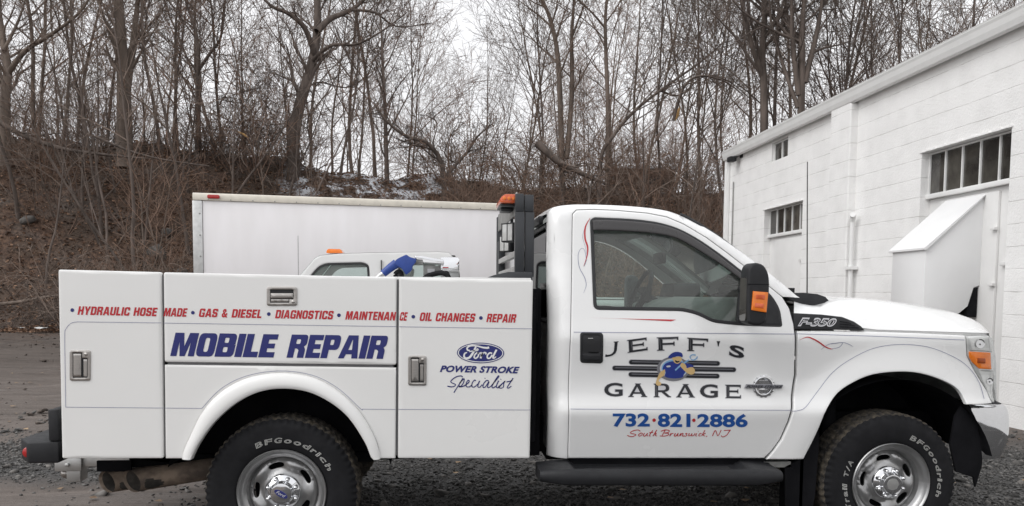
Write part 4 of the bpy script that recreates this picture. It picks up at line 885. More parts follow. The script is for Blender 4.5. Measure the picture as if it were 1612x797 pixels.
def fcab(x, z):
    y = fb(z)
    r = .13-.055*float(smooth((z-1.7)/.3)) if x < 1.2 else (.075 if x < 1.6 else .05)
    if z > 1.35 or x < XR+.14: y += rd(dsil(x, z), r)
    return y
SC = surf_of(lambda x, z: fb(z))
door_px = [(894, 722), (895.5, 640), (898, 540), (900, 440), (901, 350), (901.5, 337), (908, 330.5), (935, 329.5), (970, 331), (1020, 335.5), (1050, 341.5), (1077, 353), (1112, 374), (1146, 399), (1176, 422.5), (1210, 450), (1232, 468), (1243, 486), (1249.5, 510), (1252, 540), (1251, 590), (1246, 642), (1240, 665), (1228, 692), (1215, 710), (1203, 722)]
DO = xz(door_px)
win_px = rounded([(935, 487), (929.5, 346.5), (936, 343), (996, 345.5), (1036, 350.5), (1068, 360), (1101, 378), (1134, 401), (1171, 430), (1215, 466), (1227, 487), (1231, 514), (1166, 512), (1121, 507), (1101, 496), (1076, 489)], [9, 14, 2, 30, 20, 20, 20, 20, 20, 12, 8, 4, 30, 12, 12, 14])
WO = xz(win_px)
door = panel('cab_door', inset(np.array(DO if area(DO) > 0 else DO[::-1]), .0012), fcab, M['paint'], tk, [WO], .035, .006, .035)
# aperture: B-pillar, roof rail and A-pillar
oD = inset(np.array(DO), -.0022) if area(DO) > 0 else inset(np.array(DO)[::-1], -.0022)[::-1]
sec = [tuple(p) for p in oD[:17]]
bl = S(858, 722)
ap = [(XR+.004, bl.z), (XR, 1.0)]+[(XR, z) for z in (1.3, 1.5)]+[tuple(p) for p in SIL]+[(SIL[-1][0]+.01, SIL[-1][1]-.015)]+sec[::-1]
panel('cab_side', ap, fcab, M['paint'], tk, (), .035, .004, .04)
mb = MB(); mb.box((XR+.1, 4.60, .62), (1.99, 4.62, 1.28)); mb.build('gap_shade', M['dark'], tk)  # dark sheet added behind the door, paints the shade in its gap
# far side
far = panel('far_side', ap[:4]+[tuple(p) for p in SIL]+[(SIL[-1][0]+.01, 1.2), (2.0, .62)], fcab, M['paint'], None, [WO], .06, .006, .05)
mirror_obj(far, 'far_side', tk, M['paint']); bpy.data.objects.remove(far)
gin = lambda P_, d: [tuple(p) for p in inset(np.array(P_ if area(P_) > 0 else P_[::-1]), d)]
gl = panel('door_window', gin(WO, .004), lambda u, v: fb(v)+.016, M['win'], door, (), .08, 0, .004)
o = panel('far_window', gin(WO, .004), lambda u, v: fb(v)+.016, M['win'], None, (), .08, 0, .004); mirror_obj(o, 'far_window', tk, M['win']); bpy.data.objects.remove(o)
panel('window_trim', gin(WO, -.003), lambda u, v: fb(v)-.003, M['rubber_trim'], door, [gin(WO, .017)], .04, .002, .03)
sail = xz([(1166, 432), (1178, 436.5), (1214, 466.5), (1225, 487), (1229.5, 512), (1166, 511), (1160, 507)])
panel('mirror_sail', rounded(sail, .012), lambda u, v: fb(v)-.006, M['plastic'], door, (), .04, .006, .03)
vis = xz(spline([(933.5, 363), (932.6, 352), (938, 346.3), (996, 348.8), (1036, 353.8), (1067, 363), (1099, 380.5), (1131, 403), (1170, 433.5)], 3)+spline([(1166, 441), (1134, 417), (1101, 396), (1068.5, 377.5), (1036, 369), (984, 364.5), (936, 363)], 3)[:-1])
panel('vent_visor', vis, lambda u, v: fb(v)-.016, M['visor'], door, (), .03, .008, .02)
# roof, windscreen, back
Sr = [tuple(p) for p in SIL]; ir = 34
def yroof(x, z): return fcab(x, z)
def span(line, bulge, n=15, fx=0.):
    G_ = []
    for (x, z) in line:
        y0 = yroof(x, z); row = []
        for t in np.linspace(0, 1, n):
            e = math.sin(math.pi*t)**.6; row.append((x+fx*e, y0+(2*YC-2*y0)*t, z+bulge*e))
        G_.append(row)
    return G_
mb = MB(); mb.grid(span(Sr[3:37], .018)); mb.build('roof', M['paint'], tk, smooth=True)
ws = Sr[36:]; mb = MB(); mb.grid([[(x+.06*math.sin(math.pi*t), 4.74+(2*YC-9.48)*t, z) for t in np.linspace(0, 1, 13)] for x, z in ws]); mb.build('windscreen', M['shield'], tk, smooth=True)
mb = MB()
for yy_ in (4.735, 2*YC-4.735): mb.tube([(x+.008, yy_, z+.004) for x, z in Sr[34:]], .011, 6)
mb.build('windscreen_trim', M['rubber_trim'], tk, smooth=True)
bk = MB()
def by(u, v): return (XR+.03, u, v)
mbk = panel_mb([(4.66, bl.z), (2*YC-4.66, bl.z), (2*YC-4.66, 1.9), (2*YC-4.75, 2.04), (4.75, 2.04), (4.66, 1.9)], by, [rounded([(4.75, 1.38), (2*YC-4.75, 1.38), (2*YC-4.80, 1.97), (4.80, 1.97)], [.05, .05, .16, .16])], .12, 0, 0)
mbk.build('cab_back', M['paint'], tk, fix=False)
mb = MB(); mb.add([(XR+.04, 4.73, 1.36), (XR+.04, 2*YC-4.73, 1.36), (XR+.04, 2*YC-4.78, 1.99), (XR+.04, 4.78, 1.99)], [(0, 1, 2, 3)]); mb.build('rear_window', M['back_glass'], tk, fix=False)
mb = MB(); rw = rounded([(4.75, 1.38), (2*YC-4.75, 1.38), (2*YC-4.80, 1.97), (4.80, 1.97)], [.05, .05, .16, .16]); rw = rw+rw[:1]; mb.tube([(XR+.02, a, b) for a, b in rw], .014, 6, False); mb.build('rear_window_seal', M['rubber_trim'], tk, smooth=True)
for z_ in (1.50, 1.60, 1.70):
    mb = MB(); mb.box((XR+.05, 4.78, z_), (XR+.075, 2*YC-4.78, z_+.022)); mb.build('guard_bar', M['alu'], tk, bevel=.004)
mb = MB(); mb.box((XR+.06, 4.70, 1.36), (XR+.10, 2*YC-4.70, 1.46)); mb.build('rear_shelf', M['interior_dark'], tk)
# interior
mb = MB(); mb.prism(rounded([(XR+.1, .75), (XR+.5, .75), (XR+.5, 1.05), (XR+.32, 1.1), (XR+.2, 1.44), (XR+.08, 1.44)], .05), lambda a, b, y: (a, y, b), 4.72, 2*YC-4.72); mb.build('seat', M['interior_dark'], tk, bevel=.03)
dash = [S(1100, 600), S(1085, 512), S(1100, 488), S(1125, 476), S(1160, 468), S(1236, 470), S(1236, 600)]
mb = MB(); mb.prism([(p.x+.02, p.z) for p in dash], lambda a, b, y: (a, y, b), 4.68, 2*YC-4.68); mb.build('dashboard', M['interior'], tk, bevel=.03)
mb = MB(); c = atY(1022, 458, 6.05); cl = MB(); pts = [(c.x-.09+.07*math.sin(t)+.02, 6.05+.19*math.cos(t), c.z-.02+.17*math.sin(t)) for t in np.linspace(0, 2*math.pi, 33)]; mb.tube(pts, .017, 8, False)
mb.box((c.x-.05, 5.98, c.z-.09), (c.x+.0, 6.12, c.z+.03)); mb.tube([(c.x-.03, 6.05, c.z-.05), (c.x+.3, 6.05, c.z-.2)], .035, 8)
for a in (.2, 2.9, 4.7): mb.tube([(c.x-.04, 6.05, c.z-.03), (c.x-.09+.07*math.sin(a)+.02, 6.05+.19*math.cos(a), c.z-.02+.17*math.sin(a))], .014, 6)
mb.build('steering_wheel', M['interior_dark'], tk, smooth=True)
mb = MB(); mb.prism(rounded([(-.2, 0), (.2, 0), (.16, .13), (-.16, .13)], .05), lambda a, b, x: (x+.12*b, c.y+a, b+c.z-.07), c.x+.13, c.x+.34); mb.build('instrument_hood', M['interior_dark'], tk, bevel=.01)
mb = MB(); mb.prism([(p[0], p[1]-.03) for p in Sr[4:36]]+[(p[0], p[1]-.05) for p in Sr[4:36]][::-1], lambda a, b, y: (a, y, b), 4.78, 2*YC-4.78); mb.build('headliner', M['interior'], tk, fix=True)
mb = MB()
for yy_ in (2*YC-4.80, 4.80):
    mb.tube([(x-.03, yy_, z-.02) for x, z in Sr[34:]], .035, 8)
mb.build('pillar_lining', M['interior'], tk, smooth=True)
p = atY(1160, 400, 5.5); mb = MB(); mb.prism(rounded([(-.12, -.04), (.12, -.04), (.12, .04), (-.12, .04)], .02), lambda a, b, x: (x, 5.53+a, SIL[40][1]-.12+b), SIL[40][0]-.10, SIL[40][0]-.07); mb.build('rear_view_mirror', M['interior_dark'], tk, bevel=.008)
mb = MB(); mb.box((XR+.05, 4.64, .60), (2.1, 2*YC-4.64, .66)); mb.box((2.02, 4.66, .66), (2.06, 2*YC-4.66, 1.36)); mb.build('floor_pan', M['dark'], tk)
# ---- fender
wheelF = atY(1404, 762, 4.55); wheelR = atY(443, 777, 4.55); HZ = wheelF.z
XN0, XN1 = 3.20, 3.62
def ffen(x, z):
    y = fb(min(z, 1.34)); r = math.hypot(x-wheelF.x, (z-HZ)*.98)
    t = (r-.62)/(.86-.62)
    y -= .045*float(smooth(1-t)) if r > .3 else 0
    if z > 1.30: y += .9*(z-1.30)**1.3*.5
    if x > XN0: y += .85*(x-XN0)**2
    return y
SF = surf_of(ffen)
arch = [(1522, 637), (1509, 614), (1484, 599), (1449, 588), (1414, 585.5), (1374, 590), (1344, 602), (1319, 619), (1302, 644), (1291, 670), (1281, 692), (1265, 723)]
fen = [(1207, 723.5), (1219, 710), (1232, 692), (1244, 665), (1250, 642), (1255, 590), (1256, 540), (1254.5, 521)]+[(1300, 521), (1362, 522), (1440, 524.5), (1519, 528.5)]+[(1522, 560), (1532, 580), (1545, 602), (1555, 618), (1562, 635)]+spline(arch, 3)
panel('fender', xz(fen, SF), ffen, M['paint'], tk, (), .03, .006, .03)
o = panel('x', xz(fen, SF), ffen, M['paint'], None, (), .06, .006, .03); mirror_obj(o, 'fender', tk, M['paint']); bpy.data.objects.remove(o)
# ---- hood
hx = np.array([1250, 1262, 1278, 1292, 1303, 1320, 1345, 1380, 1420, 1460, 1500, 1530, 1545, 1553, 1557.])
seam = np.interp(hx, [1250, 1361, 1557], [494, 519, 525]); crown_ = np.interp(hx, [1250, 1262, 1278, 1295, 1306, 1345, 1400, 1450, 1500, 1530, 1548, 1557], [475, 478.5, 481.3, 481.8, 470, 469, 473.5, 481.5, 491.5, 502, 513, 524])
seam[0:6] = np.interp(hx[0:6], [1250, 1262, 1290, 1330], [494, 494.5, 496.5, 503]); seam = np.where(hx > 1330, np.maximum(seam, np.interp(hx, [1330, 1350, 1361, 1557], [503, 512, 519, 525])), seam)
Gh = []
for px, s_, c_ in zip(hx, seam, crown_):
    p = SF(px, s_-.5); ys = p.y+.002; cw = .30 if px > 1300 else .16
    c = atY(px, c_, ys+cw); row = []
    dx = c.x-p.x
    for u in (0, .04, .1, .2, .35, .5, .7, .85, 1.):
        h = 1-(1-u)**2.3; row.append((p.x+dx*u, ys+cw*u, p.z+(c.z-p.z)*h))
    for t in (.25, .5, .75, 1.): y = ys+cw+(YC-ys-cw)*t; row.append((c.x+(.06*t if px > 1520 else 0), y, c.z+.012*math.sin(t*1.57)))
    Gh.append(row+[(x, 2*YC-y, z) for x, y, z in row[-2::-1]])
mb = MB(); mb.grid(Gh); fr = [[(x+.012*k, y, z-.05*k) for x, y, z in Gh[-1]] for k in (0, 1)]; mb.grid(fr); mb.grid([[(x, y+.01 if i < 13 else y-.01, z) for i, (x, y, z) in enumerate(r_[:1])] + [(r_[0][0], r_[0][1]+.02, r_[0][2]-.03)] for r_ in Gh]); mb.build('hood', M['paint'], tk, smooth=True, weld=True)
stx = lambda a, b: None
# black cowl at the windscreen foot
cow = [(1235, 463.5), (1248, 461.5), (1265, 461), (1287, 463), (1300, 467.5), (1309, 477.5), (1308, 480), (1294, 483), (1278, 482.5), (1261, 479), (1246, 473)]
Y2 = 4.80
mb = MB(); mb.prism([((v := atY(x, y, Y2)).x, v.z) for x, y in cow], lambda a, b, y: (a, y, b), Y2, 2*YC-Y2); mb.build('cowl', M['plastic'], tk, bevel=.012)
mb = MB(); p = atY(1234, 456, 4.95); mb.tube([(p.x-.05, 4.9, p.z-.04), (p.x+.0, 4.95, p.z), (p.x-.1, 5.25, p.z+.02), (p.x-.16, 5.6, p.z+.05)], .012, 6); mb.box((p.x-.05, 4.88, p.z-.05), (p.x+.04, 4.97, p.z+.01)); mb.build('wiper', M['plastic'], tk, smooth=True)
mb = MB(); p = atY(1270.5, 476, 4.82); q = atY(1271, 255, 4.82); mb.lathe([(.018, -.02), (.02, 0), (.012, .02), (.006, .035), (0, .036)], (p.x, p.y, p.z), 12, 'z'); mb.tube([tuple(p), ((p.x+q.x)/2, p.y, (p.z+q.z)/2), tuple(q)], [.0042, .0035, .0028], 6); mb.build('antenna', M['rubber_trim'], tk, smooth=True)
# badge plate, headlight, grille
def plate(name, pts, f, m, par, off, rnd_=.003, dep=.012, rad=.006, grid=.03, s=None, holes=()):
    return panel(name, rounded(xz(pts, s or surf_of(f)), rad), lambda u, v: f(u, v)-off, M[m] if isinstance(m, str) else m, par, holes, grid, rnd_, dep)
bp_ = plate('badge_plate', [(1249.5, 518), (1248.5, 493), (1292, 495.2), (1325, 499), (1344, 506.5), (1355, 514), (1360.5, 520.3)], ffen, 'plastic', tk, .008, .004, .03, .004)
mb = MB(); text(mb, 'F-350', [(1256.5, 499.6), (1316, 501.2), (1313.5, 514.6), (1254, 513.8)], SF, .05, .28, 1.0, off=.0135)
lt = mb.build('lettering', M['ink_silver'], bp_, fix=False)
mb = MB(); text(mb, 'F-350', [(1258.4, 501.9), (1314.2, 503.3), (1311.8, 512.5), (1256.0, 511.7)], SF, -.012, .28, 1.0, off=.0145); mb.build('lettering', M['rubber_trim'], bp_, fix=False)
mb = MB()
for k in range(3): stroke(mb, [(1320, 506+k*4.2), (1335+k*5, 508.5+k*3.6), (1338+k*6, 511+k*2.8)], 1.1, SF, .0135)
mb.build('grille_slot', M['dark'], bp_, fix=False)
hl = plate('headlight', [(1521, 529.5), (1556.5, 528), (1562, 545), (1565, 575), (1566, 634), (1562, 633), (1553, 613), (1534, 581), (1523.5, 561)], ffen, 'lens', tk, .004, .01, .03, .008)
mb = MB(); stroke(mb, [(1524, 552), (1541, 552.5), (1559, 553.5)], 1.0, SF, .0145); stroke(mb, [(1541, 583), (1550, 584), (1560, 584)], 1.2, SF, .0145); stroke(mb, [(1553, 531), (1556, 552)], .8, SF, .0145); stroke(mb, [(1560.5, 586), (1562.5, 630)], .9, SF, .0145); mb.build('lamp_rib', M['zinc'], hl, fix=False)
for cx_, cy_, r_ in ((1541, 541, 7.5), (1556, 600, 5.5)):
    c_ = SF(cx_, cy_); rr_ = r_/265.; mb = MB(); mb.lathe([(rr_, -.0145), (rr_*.8, -.0135), (rr_*.35, -.0125), (0, -.0155)], (c_.x, c_.y, c_.z), 20); mb.build('reflector_bowl', M['chrome'], hl, smooth=True)
plate('turn_signal', [(1524.5, 553.5), (1558, 555), (1559.5, 581.5), (1540, 580.5), (1529, 570), (1524.5, 562)], ffen, 'amber', hl, .010, .004, .008, .006)
plate('reflector', [(1537, 563.5), (1549, 564), (1549, 572), (1537, 571.5)], ffen, 'amber_dark', hl, .0135, .001, .003, .002)
o = panel('x', rounded(xz([(1521, 529.5), (1556.5, 528), (1562, 545), (1565, 575), (1566, 634), (1562, 633), (1553, 613), (1534, 581), (1523.5, 561)], SF), .008), lambda u, v: ffen(u, v)-.004, M['lens'], None, (), .05, .01, .03); mirror_obj(o, 'headlight', tk, M['lens']); bpy.data.objects.remove(o)
gr = [((v := atY(x, y, 4.74)).x, v.z) for x, y in rounded([(1540, 527), (1555, 525), (1565, 533), (1570, 570), (1571, 634), (1540, 636)], 6)]
mb = MB(); mb.prism(gr, lambda a, b, y: (a, y, b), 4.74, 2*YC-4.74); mb.build('grille', M['lens'], tk, bevel=.015)
mb = MB(); gx0 = max(a for a, b in gr)
for k in range(4): mb.box((gx0-.01, 4.95, .98+k*.09), (gx0+.02, 2*YC-4.95, 1.03+k*.09))
mb.build('grille_bar', M['chrome'], tk, bevel=.01)
# ---- front bumper
bt, bb = 637, 726
pa = [(3.375, 4.588), (3.43, 4.582), (3.50, 4.583), (3.56, 4.614), (3.605, 4.70), (3.64, 4.82), (3.665, 5.0), (3.69, YC)]; pa = spline(pa, 4); zt_, zb_ = atY(1545, 637, 4.6).z, atY(1553, 725, 4.6).z
sec_ = [(-.07, 1.0), (-.036, .99), (-.018, .955), (-.006, .89), (.002, .79), (.006, .68), (.0075, .56), (.006, .44), (-.001, .29), (-.016, .13), (-.037, .02), (-.06, 0), (-.12, .02)]
Gb = []
full = pa+[(x, 2*YC-y) for x, y in pa[-2::-1]]; fa = np.array(full); T = np.gradient(fa, axis=0); T /= np.linalg.norm(T, axis=1)[:, None]; NO = np.stack([T[:, 1], -T[:, 0]], 1)
nf = len(full)
for i, ((x, y), n_) in enumerate(zip(full, NO)):
    e_ = max(0, 1-min(i, nf-1-i)/8.)
    Gb.append([(x+n_[0]*o_*(1-e_)-.085*e_*h, y+n_[1]*o_*(1-.6*e_), zb_+(zt_-zb_)*h) for o_, h in sec_])
mb = MB(); mb.grid(Gb); mb.add(Gb[0], [tuple(range(len(sec_)))]); bum = mb.build('front_bumper', M['chrome'], tk, smooth=True)
mb = MB(); G2 = [[(x-n_[0]*.10, y-n_[1]*.10, zt_-.01), (x-n_[0]*.060, y-n_[1]*.060, zt_+.006), (x-n_[0]*.040, y-n_[1]*.040, zt_-.001)] for (x, y), n_ in zip(full, NO)]; mb.grid(G2); mb.build('bumper_pad', M['plastic'], bum, smooth=True)
hb0, hb1 = zb_+(zt_-zb_)*.30, zb_+(zt_-zb_)*.80
for sg_ in (1, -1):
    mb = MB(); yy2 = lambda y: y if sg_ > 0 else 2*YC-y
    q_ = rounded([(0, hb0), (1, hb0-.01), (1, hb1+.01), (0, hb1-.02)], .1); q_ = [(max(0, min(1, a)), b) for a, b in q_]
    V = [(3.629+.034*a, yy2(4.708+.125*a), b) for a, b in q_]+[(3.606+.034*a, yy2(4.715+.125*a), b) for a, b in q_]; n_q = len(q_)
    mb.add(V, [tuple(range(n_q))]+[(i, (i+1) % n_q, n_q+(i+1) % n_q, n_q+i) for i in range(n_q)]); mb.build('fog_lamp', M['dark'], bum)
mb = MB(); av = [(1515, 637), (1527, 640), (1537, 660), (1543, 690), (1547, 722), (1546, 735), (1536, 768), (1533, 752), (1505, 743), (1496, 700), (1504, 655)]; mb.prism([((v := atY(x, y, 4.565)).x, v.z) for x, y in av], lambda a, b, y: (a, y, b), 4.565, 4.585); mb.build('splash_guard', M['dark'], tk, bevel=.004)
# ---- wheel wells and underbody
def well(c, r, y0, y1):
    mb = MB(); A_ = np.linspace(.26, math.pi-.26, 25); mb.grid([[(c.x+r*math.cos(t), y, c.z+r*math.sin(t)*.98) for t in A_] for y in (y0, y1)]); mb.add([(c.x+r*math.cos(t), y1, c.z+r*math.sin(t)) for t in A_], [tuple(range(25))]); return mb
for c, y1 in ((wheelF, 5.25), (wheelR, 4.925)):
    mb = well(c, .655 if c is wheelF else .635, 4.535, y1); mb.build('wheel_well', M['dark'], tk); mb = well(c, .65, 2*YC-4.58, 2*YC-y1); mb.build('wheel_well', M['dark'], tk)
mb = MB()
for y in (5.05, 5.85): mb.box((-2.15, y, .58), (3.5, y+.12, .78))
mb.box((-2.0, 4.95, .60), (.5, 6.1, .66)); mb.box((.7, 4.95, .50), (2.2, 6.1, .60))
for c in (wheelF, wheelR): mb.tube([(c.x, 4.72, c.z), (c.x, 5.2, c.z), (c.x, 5.53, c.z), (c.x, 5.9, c.z), (c.x, 6.34, c.z)], [.06, .06, .15, .06, .06], 10)
mb.box((wheelR.x-.6, 4.95, .50), (wheelR.x+.5, 5.03, .56)); mb.tube([(wheelF.x-.25, 4.85, .45), (wheelF.x-.25, 4.9, .9)], .05, 10); mb.tube([(wheelR.x, 5.53, .42), (1.6, 5.53, .52)], .05, 10)
mb.box((-1.86, 5.0, .47), (-1.35, 6.0, .60)); mb.build('chassis', M['dark'], tk, bevel=.005)
# ---- wheels
def wheel(c, yf, rot, sgn, hubdark):
    yo = lambda o_: yf+sgn*o_
    mb = MB(); seg = 252; R0 = .434
    prof = [(.246, .025), (.252, .010), (.265, .003), (.30, -.004), (.345, -.006), (.375, -.002), (.398, .004)]
    shoulder = [(.412, .012), (.424, .022), (.431, .036)]; tread = [(R0, .055), (R0, .085), (R0-.001, .092), (R0, .10), (R0, .16), (R0, .215)]; tail = [(.425, .245), (.40, .262), (.30, .272), (.25, .25)]
    rg = np.random.default_rng(3); G_ = []
    for k in range(seg+1):
        t = 2*math.pi*k/seg; ph = (k % 4); lug = 1 if ph in (0, 1) else 0; ph2 = ((k+2) % 4) in (0, 1); row = []
        for r_, o_ in prof: row.append((r_, o_))
        for r_, o_ in shoulder: row.append((r_-(0 if lug else .007), o_+(0 if lug else .005)))
        for i, (r_, o_) in enumerate(tread): row.append((r_-(0 if ((lug if i < 2 else ph2) and i != 2) else .007), o_))
        for r_, o_ in tail: row.append((r_, o_))
        G_.append([(c.x+r_*math.cos(t), yo(o_), c.z+r_*math.sin(t)) for r_, o_ in row])
    G_ = np.array(G_)
    wb = MB(); wb.grid(G_[:, :len(prof)+2], 0, sgn < 0); wb.grid(G_[:, len(prof)+1:], 1, sgn < 0)
    ty = wb.build('wheel', [M['rubber'], M['mud']], tk, fix=True, smooth=True)
    # rim: flange, barrel, pressed face with five slots
    rb = MB(); rb.lathe([(.249, .016*sgn), (.250, .004*sgn), (.246, -.001*sgn), (.240, .002*sgn), (.234, .014*sgn), (.226, .030*sgn), (.216, .040*sgn), (.203, .047*sgn), (.194, .075*sgn), (.189, .082*sgn)], (c.x, yf, c.z), 72)
    rb.lathe([(.195, .08*sgn), (.195, .20*sgn)], (c.x, yf, c.z), 48)
    fr_ = np.array([0, .060, .098, .104, .118, .130, .150, .170, .180, .187, .195]); fo = np.array([.05, .05, .05, .052, .064, .066, .058, .056, .060, .072, .085])
    def ff(u, v):
        r = math.hypot(u, v); a = math.atan2(v, u)-rot; bulge = .010*math.cos(5*a)*float(smooth((r-.11)/.02))*float(smooth((.185-r)/.02))
        return (c.x+u, yf+sgn*(float(np.interp(r, fr_, fo))+bulge), c.z+v)
    slots = []
    for k in range(5):
        a = rot+k*2*math.pi/5; sl = []
        for t in np.linspace(0, 2*math.pi, 20, endpoint=False):
            ct, st_ = math.cos(t), math.sin(t); uu = .045*np.sign(ct)*abs(ct)**.7; vv = .0165*np.sign(st_)*abs(st_)**.8; rr_ = .152+vv; an = a+uu/.152; sl.append((rr_*math.cos(an), rr_*math.sin(an)))
        slots.append(sl)
    if sgn > 0: panel_mb(ell(0, 0, .192, .192, 48), ff, slots, .016, .003, .014, rb)
    else: rb.lathe([(.19, .08*sgn), (.10, .05*sgn), (0, .05*sgn)], (c.x, yf, c.z), 40)
    rim = rb.build('rim', M['steelwheel'], ty, smooth=True, fix=True)
    if sgn < 0: return
    kb = MB(); kb.box((c.x-.17, yf+.16, c.z-.17), (c.x+.17, yf+.19, c.z+.17)); kb.lathe([(.0, .13), (.17, .13), (.18, .16)], (c.x, yf, c.z), 24); kb.build('brake_disc', M['dark'], rim)
    hb = MB(); hb.lathe([(.102, .055), (.101, .040), (.096, .032), (.070, .022), (.066, .018), (.063, -.004), (.058, -.012), (.050, -.014), (.0, -.015 if not hubdark else -.006)], (c.x, yf, c.z), 48)
    for k in range(8):
        a = k*math.pi/4+.39+.0; hb.lathe([(.0128, .03), (.0125, .006), (.010, .000), (.005, -.004), (0, -.005)], (c.x+.083*math.cos(a), yf, c.z+.083*math.sin(a)), 12)
    hub = hb.build('hub_cap', M['chrome'], rim, smooth=True)
    sf = lambda px, py: Vector((px, yf-.0145, py))
    if hubdark:
        eb = MB(); eb.lathe([(.0, -.013), (.036, -.012), (.040, -.006), (.044, -.004), (.046, -.008)], (c.x, yf, c.z), 32); eb.build('locking_hub', M['alu'], hub, smooth=True)
        return ty
    eb = MB(); E_ = ell(c.x, c.z, .041, .017, 28, -.55); V = [(x, yf-.0165, z) for x, z in E_]+[(x, yf-.012, z) for x, z in E_]
    eb.add(V, [tuple(range(28))]+[(i, (i+1) % 28, 28+(i+1) % 28, 28+i) for i in range(28)]); eb.build('emblem', M['ink_navy'], hub)
    tb_ = MB(); V_, F_, _ = glyphs('Ford', .01, .3)
    ca, sa = math.cos(-.55), math.sin(-.55); W_ = []
    for x, y in V_[:, :2]:
        u, v = (x-.5)*.055, (y-.5)*.018; W_.append((c.x+u*ca-v*sa, yf-.0175, c.z+u*sa+v*ca))
    tb_.add(W_, F_); tb_.build('lettering', M['ink_silver'], hub, fix=False)
    return ty
def tyre_text(ty, c, yf, s, a_start, per, size, rad):     # raised outline letters round the sidewall, clockwise
    mb = MB(); a = a_start
    for ch_ in s:
        if ch_ == ' ': a -= per*.8; continue
        V, F, ext = glyphs(ch_, 0, .0, 1., .024)
        wd = {'i': .45, 'l': .45, 'r': .75, '/': .6, 'T': .95}.get(ch_, 1.)
        hgt_ = size*(1. if ch_.isupper() or ch_ in 'dhlitk/' else .74)
        a0 = a-per*wd/2; W_ = []
        for x, y, z_ in V:
            t = a0-(x-.5)*per*wd*.74-.10*(y-.5)*size/rad*2; r = rad+y*hgt_; W_.append((c.x+r*math.cos(t), yf-.0075-.02*z_, c.z+r*math.sin(t)))
        mb.add(W_, F); a -= per*wd
    mb.build('lettering', M['tyre_white'], ty, fix=True)
YR, YFW = 4.55, 4.55
tyR = wheel(wheelR, YR, R(33), 1, False); tyF = wheel(wheelF, YFW, R(28), 1, True)
tyre_text(tyR, wheelR, YR, 'BFGoodrich', R(118), R(10.2), .030, .290); tyre_text(tyF, wheelF, YFW, 'BFGoodrich', R(71), R(9.6), .030, .290)
tyre_text(tyF, wheelF, YFW, 'Rugged Trail T/A', R(268), R(8.6), .030, .290); tyre_text(tyR, wheelR, YR, 'Rugged Trail T/A', R(314), R(8.6), .030, .290)
for c in (wheelR, wheelF): wheel(c, 2*YC-4.55, 0, -1, True)
# ---- service body
YB = 4.50
def fbd(u, v): return YB
B_ = surf_of(lambda x, z: YB)
def bxz(p): return [((v := atY(x, y, YB)).x, v.z) for x, y in p]
d1 = bxz([(91, 424.5), (253.3, 428.6), (257, 722), (97.3, 722.3)])
d2 = bxz([(257, 428.8), (624.3, 436.8), (623.6, 574.8), (258.6, 570.2)])
flo = [(287, 722), (291, 706), (302, 682), (320, 647), (350, 615.5), (389.5, 595), (439, 587), (489, 593), (529, 613), (564, 645), (587, 682), (596, 706), (599, 722)]
fli = [(304, 722), (315, 699), (340, 664), (374.5, 634), (409, 617), (444, 611.5), (484, 616), (519, 632), (549, 656.6), (574, 694), (584.5, 719), (588, 722)]
d2b = bxz([(259, 574.5), (623.5, 579.2), (622.3, 722)]+spline([(597, 722)]+flo[-2:0:-1]+[(289, 722)], 3)+[(260.5, 722)])
d3 = bxz([(628, 437), (839.3, 441), (834, 722), (626.2, 722)])
rr4 = lambda p, r=.012: rounded(p, r)
P1 = panel('cabinet_door', rr4(d1), fbd, M['body'], tk, (), .12, .009, .03)
P2 = panel('cabinet_door', rr4(d2), fbd, M['body'], tk, (), .12, .009, .03)
P3 = panel('cabinet_door', rr4(d3), fbd, M['body'], tk, (), .12, .009, .03)
PW = panel('wheel_panel', d2b, fbd, M['body'], tk, (), .08, .006, .03)
# proud moulded arch
oc = np.array(bxz(spline(flo, 4))); icn = np.array(bxz(spline(fli, 4))); n = 64
def rs(p, n):
    d = np.r_[0, np.cumsum(np.linalg.norm(np.diff(p, axis=0), axis=1))]; t = np.linspace(0, d[-1], n); return np.stack([np.interp(t, d, p[:, i]) for i in (0, 1)], 1)
oc, icn = rs(oc, n), rs(icn, n); Ga = []
for a, b in zip(oc, icn):
    row = [(a[0], YB+.012, a[1])]
    for t, dy in ((0, -.004), (.06, -.017), (.2, -.028), (.45, -.036), (.7, -.040), (.9, -.038), (.97, -.033), (.99, -.02), (1., .012)): q = a+(b-a)*t; row.append((q[0], YB+dy, q[1]))
    Ga.append(row)
mb = MB(); mb.grid(Ga); mb.build('wheel_arch', M['body'], tk, smooth=True)
X0, X1 = d1[0][0]+.004, d3[1][0]-.006; ZTb = .5*(d1[0][1]+d3[1][1]); ZBb = d1[3][1]
mb = MB()
for a, b in ((YB+.032, YB+.45), (2*YC-YB-.45, 2*YC-YB)):
    mb.box((X0+.01, a+.012, ZTb-.05), (X1, b, ZTb-.004)); mb.box((X0+.012, a+.008, ZBb+.02), (X0+.04, b, ZTb-.06)); mb.box((X1-.04, a+.008, ZBb+.03), (X1-.002, b, ZTb-.06))
mb.box((X0+.005, 4.96, .72), (X1-.05, 6.1, .76)); mb.box((X1-.05, 4.96, .76), (X1-.003, 6.1, ZTb-.02)); mb.box((X0, 4.96, .76), (X0+.05, 6.1, 1.35))
mb.box((X0+.01, 2*YC-YB-.02, ZBb+.35), (X1, 2*YC-YB+.005, ZTb-.05)); mb.box((X0+.02, 4.935, .76), (X1-.02, 4.955, ZTb-.052)); mb.box((X0+.02, 6.105, .76), (X1-.02, 6.125, ZTb-.052)); mb.build('body_shell', M['body'], tk, bevel=.004)
sl_ = bxz([(253, 431), (258.5, 431), (262, 720), (256, 720)]); 
mb = MB()
